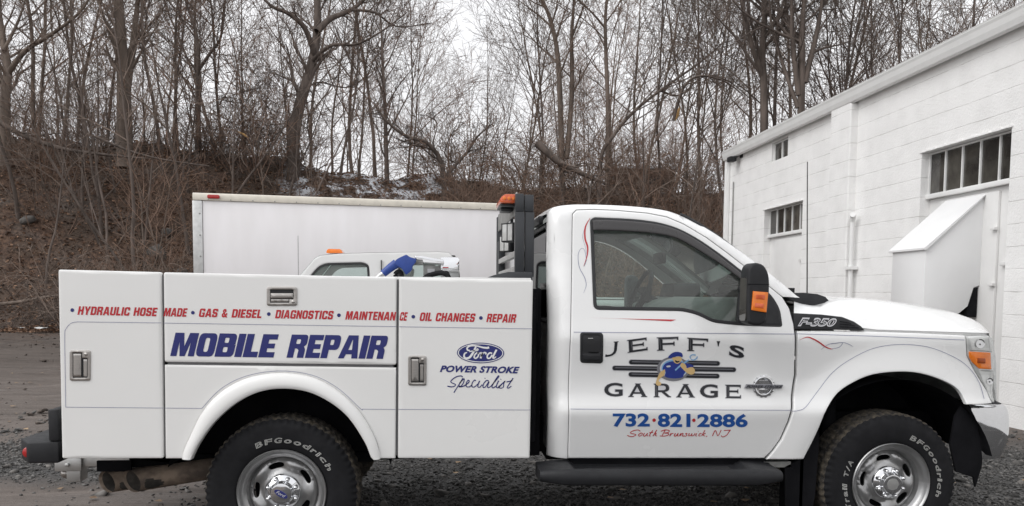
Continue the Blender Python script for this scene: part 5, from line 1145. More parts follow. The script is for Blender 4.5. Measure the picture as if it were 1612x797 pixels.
for q in (bxz([(251, 432), (261, 432), (264, 718), (254, 718)]), bxz([(620, 440), (632, 440), (630, 718), (618, 718)]), bxz([(257, 567), (625, 572), (625, 583), (257, 577)])):
    mb.add([(u, YB+.020, v) for u, v in q]+[(u, YB+.024, v) for u, v in q], [(0, 3, 2, 1), (4, 5, 6, 7)])
mb.build('gap_shade', mat('gap_shade_grey', (.16, .16, .165), .7, var=.1), tk, fix=False)  # grey strips behind the cabinet doors, the shade of the gaps as colour
# paddle latches
def latch(par, x0, y0, x1, y1, horiz=False):
    def m_(u, v): return (x0+(x1-x0)*u, y0+(y1-y0)*v)
    pl = rounded([((v := B_(*m_(a, b))).x, v.z) for a, b in [(0, 0), (1, 0), (1, 1), (0, 1)]], .014)
    if horiz: hol = [(.12, .16), (.88, .16), (.88, .66), (.74, .66), (.74, .84), (.12, .84)]; pad = [(.13, .34), (.87, .34), (.87, .62), (.13, .62)]; lk = (.87, .80); bar = [(.14, .66), (.72, .66), (.72, .80), (.14, .80)]
    else: hol = [(.16, .08), (.60, .08), (.60, .26), (.86, .26), (.86, .90), (.16, .90)]; pad = [(.18, .11), (.57, .11), (.57, .87), (.18, .87)]; lk = (.79, .13); bar = [(.66, .30), (.83, .30), (.83, .86), (.66, .86)]
    H = [((v := B_(*m_(a, b))).x, v.z) for a, b in hol]
    pt = panel('latch', pl, lambda u, v: YB-.006, M['stainless'], par, [H], .02, .003, .02)
    mb = MB(); mb.add([(u, YB-.0012, v) for u, v in xz([m_(a, b) for a, b in [(.08, .05), (.92, .05), (.92, .95), (.08, .95)]], B_)], [(0, 3, 2, 1)]); mb.build('latch_recess', M['plastic'], par, fix=False)
    mb = panel_mb([((v := B_(*m_(a, b))).x, v.z) for a, b in pad], lambda u, v: YB-.0075, (), .02, .004, .006); panel_mb([((v := B_(*m_(a, b))).x, v.z) for a, b in bar], lambda u, v: YB-.003, (), .02, .001, .0015, mb)
    c = B_(*m_(*lk)); mb.lathe([(0, -.011), (.006, -.011), (.0085, -.009), (.009, -.004)], (c.x, YB, c.z), 16); mb.build('paddle', M['stainless'], par, smooth=True, fix=True)
latch(P1, 110, 551.5, 143, 599.5); latch(P3, 642.5, 560, 671.5, 607); latch(P2, 420, 451.5, 468, 481.5, True)
# lettering on the body
for par, bl_ in ((P1, [(113.9, 488.4)]), (P2, [(303.7, 492.4), (423.2, 494.6), (533.6, 496.4)]), (P3, [(650.6, 498.7), (757, 500.7)])):
    mb = MB()
    for c in bl_: flat(mb, ell(*c, 2.9, 2.9, 16), B_)
    mb.build('lettering', M['ink_navy'], par, fix=False)
# heavy slanted display letters, drawn on a unit box
def rbox(x0, y0, x1, y1, r): return rounded([(x0, y0), (x1, y0), (x1, y1), (x0, y1)], r, 4)
DISP = {'M': (1.38, [(0, 0), (0, 1), (.52, 1), (.69, .42), (.86, 1), (1.38, 1), (1.38, 0), (1.02, 0), (1.02, .60), (.84, 0), (.54, 0), (.36, .60), (.36, 0)], []),
        'O': (1.06, rbox(0, 0, 1.06, 1, .26), [rbox(.40, .20, .66, .80, .10)]),
        'B': (1.08, rounded([(0, 0), (1.08, 0), (1.08, .54), (.98, .52), (1.06, .50), (1.06, 1), (0, 1)], [0, .24, .12, .02, .12, .22, 0]), [rbox(.40, .20, .66, .42, .06), rbox(.40, .60, .64, .82, .06)]),
        'I': (.42, [(0, 0), (.42, 0), (.42, 1), (0, 1)], []),
        'L': (.84, [(0, 0), (.84, 0), (.84, .24), (.42, .24), (.42, 1), (0, 1)], []),
        'E': (.90, [(0, 0), (.90, 0), (.90, .23), (.42, .23), (.42, .39), (.82, .39), (.82, .60), (.42, .60), (.42, .77), (.90, .77), (.90, 1), (0, 1)], []),
        'R': (1.08, rounded([(0, 0), (.40, 0), (.40, .40), (.52, .40), (.64, .34), (.64, 0), (1.05, 0), (1.05, .36), (.93, .49), (1.08, .58), (1.08, 1), (0, 1)], [0, 0, 0, .04, .04, 0, 0, .1, .02, .08, .22, 0]), [rbox(.40, .60, .66, .80, .06)]),
        'P': (1.04, rounded([(0, 0), (.42, 0), (.42, .36), (1.04, .36), (1.04, 1), (0, 1)], [0, 0, 0, .24, .24, 0]), [rbox(.42, .57, .64, .80, .06)]),
        'A': (1.22, [(0, 0), (.36, 0), (.44, .18), (.80, .18), (.84, 0), (1.22, 0), (.98, 1), (.36, 1)], [[(.53, .37), (.76, .37), (.69, .80), (.66, .80)]])}
CND = {'H': (.70, [(0, 0), (.24, 0), (.24, .40), (.46, .40), (.46, 0), (.70, 0), (.70, 1), (.46, 1), (.46, .62), (.24, .62), (.24, 1), (0, 1)], []),
       'Y': (.74, [(.25, 0), (.49, 0), (.49, .38), (.76, 1), (.51, 1), (.37, .64), (.23, 1), (-.02, 1), (.25, .38)], []), 'D': (.70, rounded([(0, 0), (.70, 0), (.70, 1), (0, 1)], [0, .26, .26, 0]), [rbox(.24, .19, .46, .81, .09)]),
       'R': (.72, rounded([(0, 0), (.24, 0), (.24, .40), (.34, .40), (.44, .34), (.45, 0), (.70, 0), (.69, .38), (.60, .49), (.71, .60), (.71, 1), (0, 1)], [0, 0, 0, .04, .05, 0, 0, .1, .02, .08, .22, 0]), [rbox(.24, .59, .46, .81, .07)]),
       'A': (.78, [(-.02, 0), (.23, 0), (.27, .19), (.51, .19), (.55, 0), (.80, 0), (.55, 1), (.23, 1)], [[(.31, .37), (.47, .37), (.39, .80)]]), 'U': (.70, rounded([(0, 1), (0, 0), (.70, 0), (.70, 1), (.46, 1), (.46, .19), (.24, .19), (.24, 1)], [0, .24, .24, 0, 0, .08, .08, 0]), []),
       'L': (.56, [(0, 0), (.56, 0), (.56, .21), (.24, .21), (.24, 1), (0, 1)], []), 'I': (.24, [(0, 0), (.24, 0), (.24, 1), (0, 1)], []), 'O': (.70, rbox(0, 0, .70, 1, .25), [rbox(.24, .19, .46, .81, .09)]),
       'C': (.70, rounded([(0, 0), (.70, 0), (.70, .38), (.46, .38), (.46, .19), (.24, .19), (.24, .81), (.46, .81), (.46, .62), (.70, .62), (.70, 1), (0, 1)], [.24, .24, 0, 0, .08, .08, .08, .08, 0, 0, .24, .24]), []),
       'G': (.72, rounded([(0, 0), (.72, 0), (.72, .54), (.38, .54), (.38, .38), (.48, .38), (.48, .19), (.24, .19), (.24, .81), (.48, .81), (.48, .66), (.72, .66), (.72, 1), (0, 1)], [.24, .1, 0, 0, 0, 0, .05, .08, .08, .06, 0, 0, .24, .24]), []),
       'S': (.68, rounded([(0, .34), (0, 0), (.68, 0), (.68, .58), (.24, .62), (.24, .81), (.44, .81), (.44, .68), (.68, .68), (.68, 1), (0, 1), (0, .42), (.44, .38), (.44, .19), (.24, .19), (.24, .34)], [0, .22, .22, .2, .05, .05, .05, 0, 0, .22, .22, .2, .05, .05, .05, 0]), []),
       'E': (.58, [(0, 0), (.58, 0), (.58, .20), (.24, .20), (.24, .40), (.54, .40), (.54, .60), (.24, .60), (.24, .80), (.58, .80), (.58, 1), (0, 1)], []), 'M': (.90, [(0, 0), (0, 1), (.32, 1), (.45, .45), (.58, 1), (.90, 1), (.90, 0), (.68, 0), (.68, .62), (.53, 0), (.37, 0), (.22, .62), (.22, 0)], []),
       'N': (.70, [(0, 0), (.22, 0), (.22, .56), (.46, 0), (.70, 0), (.70, 1), (.48, 1), (.48, .46), (.25, 1), (0, 1)], []), 'T': (.66, [(.21, 0), (.45, 0), (.45, .80), (.66, .80), (.66, 1), (0, 1), (0, .80), (.21, .80)], []),
       'P': (.70, rounded([(0, 0), (.24, 0), (.24, .37), (.70, .37), (.70, 1), (0, 1)], [0, 0, 0, .22, .22, 0]), [rbox(.24, .56, .46, .81, .07)]),
       '&': (.80, [(.02, .28), (.10, .04), (.34, -.01), (.50, .07), (.58, 0), (.82, 0), (.64, .20), (.76, .46), (.58, .52), (.50, .36), (.38, .52), (.56, .70), (.50, .94), (.32, 1.01), (.14, .94), (.08, .74), (.18, .54), (.06, .42)], [[(.27, .40), (.38, .24), (.30, .19), (.23, .24), (.22, .32)], [(.30, .62), (.27, .74), (.32, .82), (.38, .74)]]), ' ': (.34, None, [])}
def disp(mb, word, q, surf, font=None, gap=.07):
    font = font or DISP
    tot = sum(font[c][0] for c in word)+gap*(len(word)-1); x = 0
    for c in word:
        w_, P_, Hs = font[c]
        if P_ is None: x += w_+gap; continue
        mp = lambda p: tuple(bil(q, (x+p[0])/tot, p[1]))
        flat(mb, [mp(p) for p in P_], surf, holes=[[mp(p) for p in h] for h in Hs]); x += w_+gap
def redline(par, s, x0, x1):
    mb = MB(); ty = lambda x: 482.3+(x-122)*.0181
    disp(mb, s, [(x0+2.6, ty(x0)), (x1, ty(x1)), (x1-2.6, ty(x1)+13.4), (x0, ty(x0)+13.3)], B_, CND, .10); mb.build('lettering', M['ink_red'], par, fix=False)
redline(P1, 'HYDRAULIC HOSE', 122, 248.5); redline(P2, 'MADE', 257.5, 295.6); redline(P2, 'GAS & DIESEL', 312.6, 413.5); redline(P2, 'DIAGNOSTICS', 432.9, 525.8)
redline(P2, 'MAINTENAN', 543.4, 624); redline(P3, 'CE', 628.5, 642.2); redline(P3, 'OIL CHANGES', 660, 749); redline(P3, 'REPAIR', 765.4, 813.6)
mb = MB(); disp(mb, 'MOBILE', [(276.5, 523.8), (439, 526.5), (430.5, 563), (268, 560.6)], B_); disp(mb, 'REPAIR', [(459.5, 526.8), (612, 528.8), (603.5, 565.2), (451, 563.2)], B_); mb.build('lettering', M['ink_navy'], P2, fix=False)
# oval badge decal and script
mb = MB(); flat(mb, ell(756.5, 555.8, 37.2, 16.2, 48, .012), B_, .0014); ov = mb.build('lettering', M['ink_navy'], P3, fix=False)
mb = MB(); flat(mb, ell(756.5, 555.8, 35.6, 14.8, 48, .012), B_, .0020, holes=[ell(756.5, 555.8, 34.3, 13.6, 48, .012)])
Z = lambda pts, ox, oy, s: [(ox+x/s, oy+y/s) for x, y in pts]
zf = lambda *p: Z(p, 680, 530, 8.853)
stroke(mb, zf((795, 148), (770, 158), (710, 152), (640, 134), (570, 126), (515, 136), (490, 162), (500, 190), (530, 192)), [3.6, 3.2, 2.6, 2.2, 2.2, 2.6, 2.8, 2.6, 1.6], B_, .0022)
stroke(mb, zf((612, 140), (590, 190), (560, 245), (520, 292), (472, 303), (447, 275), (458, 235), (488, 222)), [2.6, 3.2, 3.6, 3.4, 3., 2.8, 2.4, 1.5], B_, .0022)
stroke(mb, zf((520, 212), (570, 200), (625, 195), (645, 180), (630, 172), (618, 190)), 1.6, B_, .0022)
stroke(mb, zf((632, 222), (600, 250), (588, 290), (615, 302), (645, 270), (648, 235), (632, 222), (660, 235), (690, 222)), 2.3, B_, .0022)
stroke(mb, zf((705, 222), (690, 262), (676, 303)), 3., B_, .0022); stroke(mb, zf((684, 280), (705, 240), (735, 222), (752, 232), (745, 248)), 2.3, B_, .0022)
stroke(mb, zf((838, 235), (805, 228), (772, 262), (775, 300), (808, 298), (840, 255)), 2.4, B_, .0022); stroke(mb, zf((900, 182), (870, 240), (850, 292), (868, 300), (893, 280)), [2.8, 3., 2.6, 2., 1.4], B_, .0022)
mb.build('lettering', M['ink_white'], P3, fix=False)
mb = MB(); text(mb, 'POWER STROKE', [(693.8, 575.3), (818.3, 577.4), (816.3, 588.2), (692.2, 585.8)], B_, .045, .2, 1.05)
def script(mb, G_, ox, oy, s, wd, surf): 
    for g in G_: stroke(mb, Z(g, ox, oy, s), wd, surf, .0018)
spec_ = [[(425, 565), (405, 548), (340, 560), (280, 600), (262, 630), (290, 650), (325, 665), (315, 690), (270, 700), (215, 690)],
    [(430, 580), (395, 640), (350, 710), (305, 780)], [(385, 650), (430, 600), (448, 590), (440, 640), (405, 690), (378, 700), (385, 680)],
    [(378, 700), (440, 690), (500, 650), (520, 618), (500, 610), (478, 650), (480, 695), (520, 700), (560, 670)],
    [(612, 615), (590, 608), (560, 650), (556, 695), (590, 702), (640, 660)], [(665, 615), (645, 660), (640, 700), (665, 705), (700, 670)], [(735, 585), (742, 578)],
    [(790, 615), (755, 615), (718, 660), (712, 705), (745, 700), (795, 625), (775, 690), (785, 712), (825, 690)], [(825, 690), (880, 620), (930, 560), (920, 550), (880, 610), (838, 690), (850, 715), (890, 690)],
    [(930, 615), (905, 665), (898, 705), (920, 712), (960, 680)], [(955, 598), (962, 590)], [(920, 710), (985, 650), (1020, 620), (1000, 650), (995, 700), (965, 718), (935, 712)], [(1130, 578), (1090, 640), (1050, 705), (1065, 718), (1105, 690)], [(1040, 632), (1120, 612)]]
script(mb, spec_, 680, 530, 8.853, [1.8, 1.6, 1.4, 1.6], B_)
mb.build('lettering', M['ink_navy'], P3, fix=False)
# pinstripes
mb = MB(); wp = .75
stroke(mb, [(103.5, 641), (103, 600), (102, 530), (104, 518), (112, 509), (122, 506.8)], wp, B_, n=4); stroke(mb, [(122, 506.8), (254, 508.5)], wp, B_); stroke(mb, [(103.5, 641), (257.3, 642.5)], wp, B_); mb.build('pinstripe', M['ink_line'], P1, fix=False)
mb = MB(); stroke(mb, [(257.5, 508.7), (440, 511.5), (624, 514.3)], wp, B_); mb.build('pinstripe', M['ink_line'], P2, fix=False)
mb = MB(); stroke(mb, [(259.7, 642.5), (318, 643)], wp, B_); stroke(mb, [(318, 643), (348, 612), (388, 592), (439, 584.2), (490, 590.3), (531, 610.5), (567, 643), (570, 644.2)], wp, B_); stroke(mb, [(570, 644.2), (623, 644.5)], wp, B_); mb.build('pinstripe', M['ink_line'], PW, fix=False)
mb = MB(); stroke(mb, [(628, 514.5), (837.8, 517.8)], wp, B_); stroke(mb, [(627, 644.5), (835.5, 645.5)], wp, B_); mb.build('pinstripe', M['ink_line'], P3, fix=False)
# ---- lettering on the cab door
HALO, INK = [], []
def jg(s, q, w=.02):
    (a, b), (c, d), (e, f), (g, h) = q; k = .9
    MBH = HALO; text(hb_, s, [(a-k, b-k), (c+k, d-k), (e+k, f+k), (g-k, h+k)], S, w+.025, off=.0012); text(ib_, s, q, S, w, off=.0020)
hb_, ib_ = MB(), MB()
zd = lambda *p: Z(p, 940, 525, 4.6867)
SER = {'E': (1, [(0, 0), (1, .0), (1, .24), (.955, .24), (.93, .15), (.26, .15), (.26, .45), (.76, .45), (.78, .38), (.82, .38), (.82, .66), (.78, .66), (.76, .58), (.26, .58), (.26, .86), (.90, .86), (.93, .78), (.97, .78), (.97, 1), (0, 1), (0, .96), (.07, .92), (.07, .08), (0, .04)], []),
       'F': (1, [(0, 0), (.34, 0), (.34, .04), (.26, .08), (.26, .42), (.76, .42), (.78, .34), (.82, .34), (.82, .64), (.78, .64), (.76, .56), (.26, .56), (.26, .86), (.92, .86), (.95, .76), (1., .76), (1., 1), (0, 1), (0, .96), (.07, .92), (.07, .08), (0, .04)], []),
       'A': (1, [(0, 0), (.28, 0), (.28, .05), (.20, .08), (.27, .24), (.67, .24), (.745, .08), (.68, .05), (.68, 0), (1, 0), (1, .05), (.94, .08), (.60, .93), (.66, .96), (.66, 1), (.36, 1), (.36, .96), (.40, .93), (.06, .08), (0, .05)], [[(.32, .36), (.62, .36), (.47, .76)]]),
       'R': (1, [(0, 0), (.32, 0), (.32, .05), (.25, .09), (.25, .38), (.44, .38), (.76, .04), (.82, 0), (1, 0), (1, .06), (.92, .09), (.64, .40), (.78, .44), (.88, .54), (.90, .70), (.86, .86), (.76, .96), (.62, 1), (0, 1), (0, .95), (.07, .91), (.07, .09), (0, .05)], [[(.25, .52), (.58, .52), (.68, .58), (.70, .70), (.67, .80), (.58, .86), (.25, .86)]]),
       'J': (1, [(.62, 1), (1, 1), (1, .96), (.93, .93), (.90, .38), (.80, .18), (.58, .05), (.30, -.01), (0, -.02), (0, .06), (.02, .16), (.08, .16), (.14, .12), (.36, .13), (.56, .20), (.67, .34), (.70, .92), (.62, .96)], [])}
def ser(c, q, q2=None):
    w_, P_, Hs = SER[c]
    flat(ib_, [tuple(bil(q, *p)) for p in P_], S, .0020, holes=[[tuple(bil(q, *p)) for p in h] for h in Hs])
    O = np.array(P_); k_ = np.array([.75/(abs(q[1][0]-q[0][0])), .75/(abs(q[3][1]-q[0][1]))]); c0 = O.copy(); O2 = inset(O*np.array([1/k_[0], 1/k_[1]]), -1.)*k_
    flat(hb_, [tuple(bil(q, *p)) for p in O2], S, .0012)
def gl_(s, q, w=.02):
    text(ib_, s, q, S, w, off=.0020); (a, b), (c, d), (e, f), (g, h) = q; k = .8
    text(hb_, s, [(a-k, b-k), (c+k, d-k), (e+k, f+k), (g-k, h+k)], S, w+.03, off=.0012)
ser('J', zd((62, 66), (158, 58), (152, 165), (60, 172))); ser('E', zd((221, 50), (368, 30), (372, 124), (226, 144))); ser('F', zd((440, 30), (598, 25), (600, 122), (442, 128))); ser('F', zd((665, 32), (818, 40), (814, 132), (664, 130)))
flat(ib_, zd((880, 56), (908, 58), (900, 74), (896, 96), (890, 96), (886, 72)), S, .0020); gl_('S', zd((980, 78), (1088, 104), (1082, 190), (970, 166)), .03)
gl_('G', zd((52, 365), (188, 365), (188, 466), (52, 466)), .02); ser('A', zd((230, 370), (368, 370), (368, 469), (230, 469))); ser('R', zd((418, 371), (544, 371), (544, 471), (418, 471))); ser('A', zd((583, 374), (720, 375), (720, 473), (583, 472))); gl_('G', zd((758, 375), (890, 376), (890, 477), (758, 475)), .02); ser('E', zd((945, 379), (1062, 380), (1060, 480), (946, 478)))
caps = lambda x0, x1, yc, h, dy=0: [(x0+h/2+math.cos(t)*h/2, yc-math.sin(t)*h/2) for t in np.linspace(math.pi/2, math.pi*1.5, 9)]+[(x1-h/2+math.cos(t)*h/2, yc+dy-math.sin(t)*h/2) for t in np.linspace(-math.pi/2, math.pi/2, 9)]
bars = [(235, 905, 212, 34, 10), (112, 1024, 256, 34, 12), (232, 902, 303, 34, 12)]
for x0, x1, yc, h, dy in bars: flat(hb_, Z(caps(x0-5, x1+5, yc, h+10, dy), 940, 525, 4.6867), S, .0010); flat(ib_, Z(caps(x0, x1, yc, h, dy), 940, 525, 4.6867), S, .0016)
hb_.build('lettering', M['ink_silver'], door, fix=False); ib_.build('lettering', M['ink_black'], door, fix=False)
mb = MB()
for x0, x1, yc, h, dy in bars: stroke(mb, zd((x0+22, yc-3), ((x0+x1)/2, yc-3+dy/2), (x1-22, yc-3+dy)), 1.2, S, .0024)
for q in [((250, 60), (258, 124)), ((460, 40), (468, 116)), ((685, 44), (690, 120)), ((436, 385), (438, 460)), ((965, 392), (965, 468)), ((470, 42), (560, 42)), ((700, 45), (790, 50))]: stroke(mb, zd(*q), .55, S, .0025)
mb.build('lettering', M['ink_grey'], door, fix=False)
lay = {}
def fig(m, pts, off, closed=True): lay.setdefault(m, MB()); flat(lay[m], Z(spline(pts, 4, True) if closed else pts, 940, 525, 4.6867), S, off)
fig('ink_grey', ell(562, 262, 122, 90, 40), .0026, False); fig('ink_silver', ell(566, 258, 104, 74, 40), .0029, False); fig('ink_sky', ell(570, 258, 96, 66, 40), .0031, False)
fig('ink_navyb', [(482, 262), (500, 225), (550, 206), (600, 212), (650, 218), (700, 232), (708, 246), (668, 262), (640, 300), (625, 325), (560, 332), (500, 318), (505, 285)], .0034)
fig('ink_tan', [(500, 270), (490, 268), (462, 290), (440, 335), (432, 372), (450, 386), (470, 378), (468, 362), (452, 350), (470, 325), (496, 305)], .0037)
fig('ink_tan', [(642, 222), (622, 218), (612, 238), (630, 262), (660, 290), (690, 304), (714, 296), (720, 272), (704, 250), (682, 250), (660, 256), (656, 240)], .0039)
fig('ink_tan', [(552, 180), (574, 176), (612, 172), (624, 192), (612, 212), (592, 224), (570, 216), (560, 200)], .0037)
fig('ink_navyb', [(524, 172), (548, 148), (580, 136), (618, 142), (630, 160), (626, 174), (600, 168), (566, 174), (545, 182), (528, 182)], .0041)
fig('ink_black', [(576, 196), (590, 204), (606, 202), (602, 212), (588, 216), (576, 210)], .0042); fig('ink_grey', [(622, 186), (640, 200), (648, 220), (636, 216)], .0036)
fig('ink_silver', [(510, 240), (535, 236), (540, 246), (515, 250)], .0043)
for seg_, w_ in (([(575, 272), (620, 232), (676, 196)], 2.4), ([(690, 186), (684, 172), (700, 158), (726, 160)], 1.8), ([(690, 192), (712, 196), (732, 184), (738, 170)], 1.8)):
    lay.setdefault('ink_sky2', MB()); stroke(lay['ink_sky2'], zd(*seg_), w_, S, .0040 if w_ < 2 else .0036)
for k, v in lay.items(): v.build('emblem', {'ink_navyb': mat('royal_blue_vinyl', (.02, .04, .24), .35, var=.1, scale=30), 'ink_sky2': M['ink_sky']}.get(k) or M[k], door, fix=False)
mb = MB()
for s, q in (('732', zd((115, 590), (388, 590), (388, 690), (115, 690))), ('821', zd((447, 591), (688, 592), (688, 692), (447, 691))), ('2886', zd((738, 592), (1112, 594), (1110, 693), (738, 692)))): text(mb, s, q, S, .035, 0, 1.02)
mb.build('lettering', M['ink_blue'], door, fix=False)
mb = MB(); flat(mb, Z(ell(420, 640, 13, 13, 16), 940, 525, 4.6867), S); flat(mb, Z(ell(713, 641, 13, 13, 16), 940, 525, 4.6867), S)
sb = [[(318, 722), (300, 712), (262, 720), (245, 735), (275, 742), (285, 750), (255, 762), (222, 752)], [(322, 735), (305, 748), (312, 758), (330, 748), (332, 736), (320, 735)], [(350, 735), (340, 752), (352, 758), (372, 736), (366, 752), (376, 757)], [(410, 715), (385, 752), (394, 757)], [(384, 733), (412, 730)], [(440, 712), (412, 757), (425, 740), (436, 736), (430, 752), (440, 757)],
      [(500, 716), (478, 756)], [(470, 722), (500, 712), (530, 716), (525, 730), (495, 735), (525, 738), (520, 752), (490, 758), (462, 756)], [(545, 736), (535, 757), (550, 740), (562, 737)], [(578, 736), (568, 754), (580, 757), (598, 736), (592, 754), (602, 757)], [(618, 736), (608, 757), (624, 740), (634, 738), (628, 756), (640, 757)], [(665, 738), (652, 740), (662, 750), (652, 758), (640, 755)], [(680, 736), (674, 755), (690, 752), (700, 738), (696, 755), (712, 752), (722, 736)],
      [(735, 737), (726, 754), (736, 757)], [(745, 724), (747, 722)], [(770, 738), (756, 740), (748, 754), (762, 757)], [(795, 714), (770, 757)], [(800, 736), (780, 748), (795, 758)], [(810, 755), (804, 764)], [(850, 757), (872, 715), (890, 755), (915, 712)], [(980, 714), (955, 750), (925, 764), (915, 752)], [(935, 716), (985, 713)]]
script(mb, sb, 940, 525, 4.6867, [1.4, 1.2, 1.1, 1.2], S); mb.build('lettering', M['ink_red'], door, fix=False)
# round gear emblem with its name bar
mb = MB(); E0 = S(1201.4, 608.2); y0 = E0.y
for k in range(14):
    a = k*2*math.pi/14; mb.lathe([(0, -.012), (.010, -.011), (.011, 0)], (E0.x+.058*math.cos(a), y0, E0.z+.058*math.sin(a)), 6)
mb.lathe([(.064, .002), (.063, -.010), (.056, -.013), (.047, -.011), (.044, -.004), (.0, -.003)], (E0.x, y0, E0.z), 40); mb.box((E0.x-.03, y0-.011, E0.z+.015), (E0.x+.03, y0-.002, E0.z+.035)); mb.box((E0.x-.025, y0-.009, E0.z-.04), (E0.x+.025, y0-.002, E0.z-.02)); em = mb.build('emblem', M['chrome'], door, smooth=True)
mb = panel_mb(xz(zd((1098, 374), (1366, 378), (1355, 405), (1085, 402))), lambda u, v: y0-.016, (), .03, .003, .013); mb.build('name_bar', M['ink_grey'], door, fix=False)
mb = MB(); text(mb, 'POWER STROKE', zd((1100, 379), (1360, 382), (1350, 401), (1090, 398)), S, .03, .2, 1.03, off=.0182+float(S(1201, 608).y-y0)); mb.build('lettering', M['ink_black'], door, fix=False)
# door pinstripes and swooshes
mb = MB(); stroke(mb, [(903, 523), (1080, 524.5), (1251.5, 526)], .9, S, .0016); stroke(mb, [(898, 644), (1060, 645), (1246, 646)], .8, S, .0016)
zs_ = lambda *p: Z(p, 900, 330, 4.196)
stroke(mb, zs_((100, 330), (80, 375), (95, 335), (85, 270), (62, 258), (42, 300), (50, 380), (85, 450), (95, 500), (78, 552)), [.3, .6, .8, .6, .5, .7, .9, 1., .8, .3], S, .0016); stroke(mb, zs_((85, 125), (72, 180), (90, 250), (100, 300)), [.3, .5, .4, .3], S, .0016)
mb.build('pinstripe', M['ink_line'], door, fix=False)
mb = MB(); stroke(mb, zs_((122, 55), (90, 115), (88, 190), (105, 250), (100, 310), (78, 375)), [.4, 2.2, 2.4, 2.4, 1.4, .3], S, .0018); flat(mb, zs_((90, 714), (400, 722), (690, 727), (655, 738), (560, 733), (300, 720)), S, .0018); mb.build('pinstripe', M['ink_red'], door, fix=False)
fd = [o for o in tk.children if o.name == 'fender'][0]
zm = lambda *p: Z(p, 1150, 390, 4.6875)
mb = MB(); stroke(mb, zm((508, 683), (545, 665), (580, 662), (640, 690), (700, 732), (740, 747), (760, 745)), [.3, .8, 1.6, 2.2, 2., 1.2, .4], SF, .0018); mb.build('pinstripe', M['ink_red'], fd, fix=False)
mb = MB(); stroke(mb, zm((668, 752), (720, 715), (780, 705), (825, 702), (800, 735), (740, 748)), [.4, .8, 1., .8, .8, .4], SF, .0019); stroke(mb, zm((740, 712), (820, 700), (870, 712), (905, 732)), [.3, .7, .8, .3], SF, .0019); stroke(mb, [(1253, 525.5), (1380, 529.5), (1500, 534.5), (1518, 535.5)], .8, SF, .0016)
stroke(mb, [(1247, 647.5), (1256, 646.5), (1268, 641), (1287, 616), (1311, 586), (1340, 565), (1375, 548.5), (1414, 542.5), (1459, 546), (1499, 561), (1524, 578), (1541, 602), (1549, 628)], .8, SF, .0016, n=4); mb.build('pinstripe', M['ink_line'], fd, fix=False)
# ---- door handle
hp = rounded(xz([(912.8, 523), (949.2, 523.5), (949.2, 572.5), (913, 571.5)]), .022)
panel('door_handle', hp, lambda u, v: fb(v)-.006, M['plastic'], door, [rounded(xz([(917, 527.5), (945, 528), (945, 556.5), (917, 556)]), .016)], .03, .005, .025)
panel('door_handle', rounded(xz([(916, 526.5), (946, 527), (946, 557.5), (916, 557)]), .016), lambda u, v: fb(v)-.0015, M['rubber_trim'], door, (), .03, .0, .002)
panel('door_handle', rounded(xz([(916.5, 557.5), (945.5, 558), (945, 568), (917, 567.5)]), .012), lambda u, v: fb(v)-.016, M['plastic'], door, (), .03, .006, .012)
# ---- mirror
ym0, ym1 = 4.12, 4.235
mo = spline([(1179, 425), (1183, 417), (1191, 413.8), (1203, 418), (1210.5, 432), (1212, 452), (1210, 480), (1207, 503), (1201, 511), (1190, 512.5), (1179, 509), (1177, 500), (1177, 470), (1178, 440)], 3, True)
mb = MB(); mb.prism([((v := atY(x, y, ym0)).x, v.z) for x, y in mo], lambda a, b, y: (a, y, b), ym0, ym1)
mir = mb.build('side_mirror', M['plastic'], tk, bevel=.014, seg=3)
SM = surf_of(lambda x, z: ym0)
plate('marker_lamp', [(1185, 458.5), (1209, 460.5), (1206, 492.5), (1182.5, 488.5)], lambda u, v: ym0, 'amber', mir, .008, .004, .01, .004, s=SM)
for q in ([(1189, 463.5), (1204, 464.5), (1203, 472), (1188.3, 471)], [(1187.5, 477), (1202, 478.5), (1201, 486), (1186.7, 484)]): plate('lamp_bulb', q, lambda u, v: ym0, 'amber_dark' if False else 'orange', mir, .0095, .002, .004, .004, s=SM)
mb = MB(); mb.prism(rounded([(ym0+.016, SM(0, 500).z), (ym1-.014, SM(0, 500).z), (ym1-.014, SM(0, 425).z), (ym0+.016, SM(0, 425).z)], .02), lambda a, b, x: (x, a, b), SM(1177, 470).x-.004, SM(1177, 470).x+.004); mb.build('mirror_glass', M['pane'], mir)
mb = MB(); mb.box(tuple(SM(1178, 447))[:1]+(ym0-.0015, SM(1169, 448).z), (SM(1211, 447).x, ym0+.01, SM(1169, 447).z)); mb.build('housing_seam', M['dark'], mir)
mb = MB()
for zz in (452, 500):
    a = SM(1203, zz); mb.tube([(a.x, ym1-.04, a.z), (a.x+.02, ym1+.03, a.z), (a.x+.04, 4.55, a.z-.01)], .022, 8)
mb.box((SM(1208, 470).x, 4.2, SM(0, 505).z), (SM(1217, 470).x, 4.5, SM(0, 497).z)); mb.box((SM(1208, 470).x, 4.2, SM(0, 466).z), (SM(1216, 470).x, 4.5, SM(0, 452).z)); mb.build('mirror_arm', M['plastic'], tk, smooth=True)
mb = MB(); a = [((v := atY(x, y, ym0)).x, v.z) for x, y in mo]; mb.prism(a, lambda u, v, y: (u, y, v), 2*YC-ym1, 2*YC-ym0); mb.build('side_mirror', M['plastic'], tk, bevel=.018)
mb = MB(); c = SM(1190, 463); mb.tube([(c.x+.04, 2*YC-4.55, c.z), (c.x+.03, 2*YC-ym1+.02, c.z)], .03, 8); mb.build('mirror_arm', M['plastic'], tk, smooth=True)
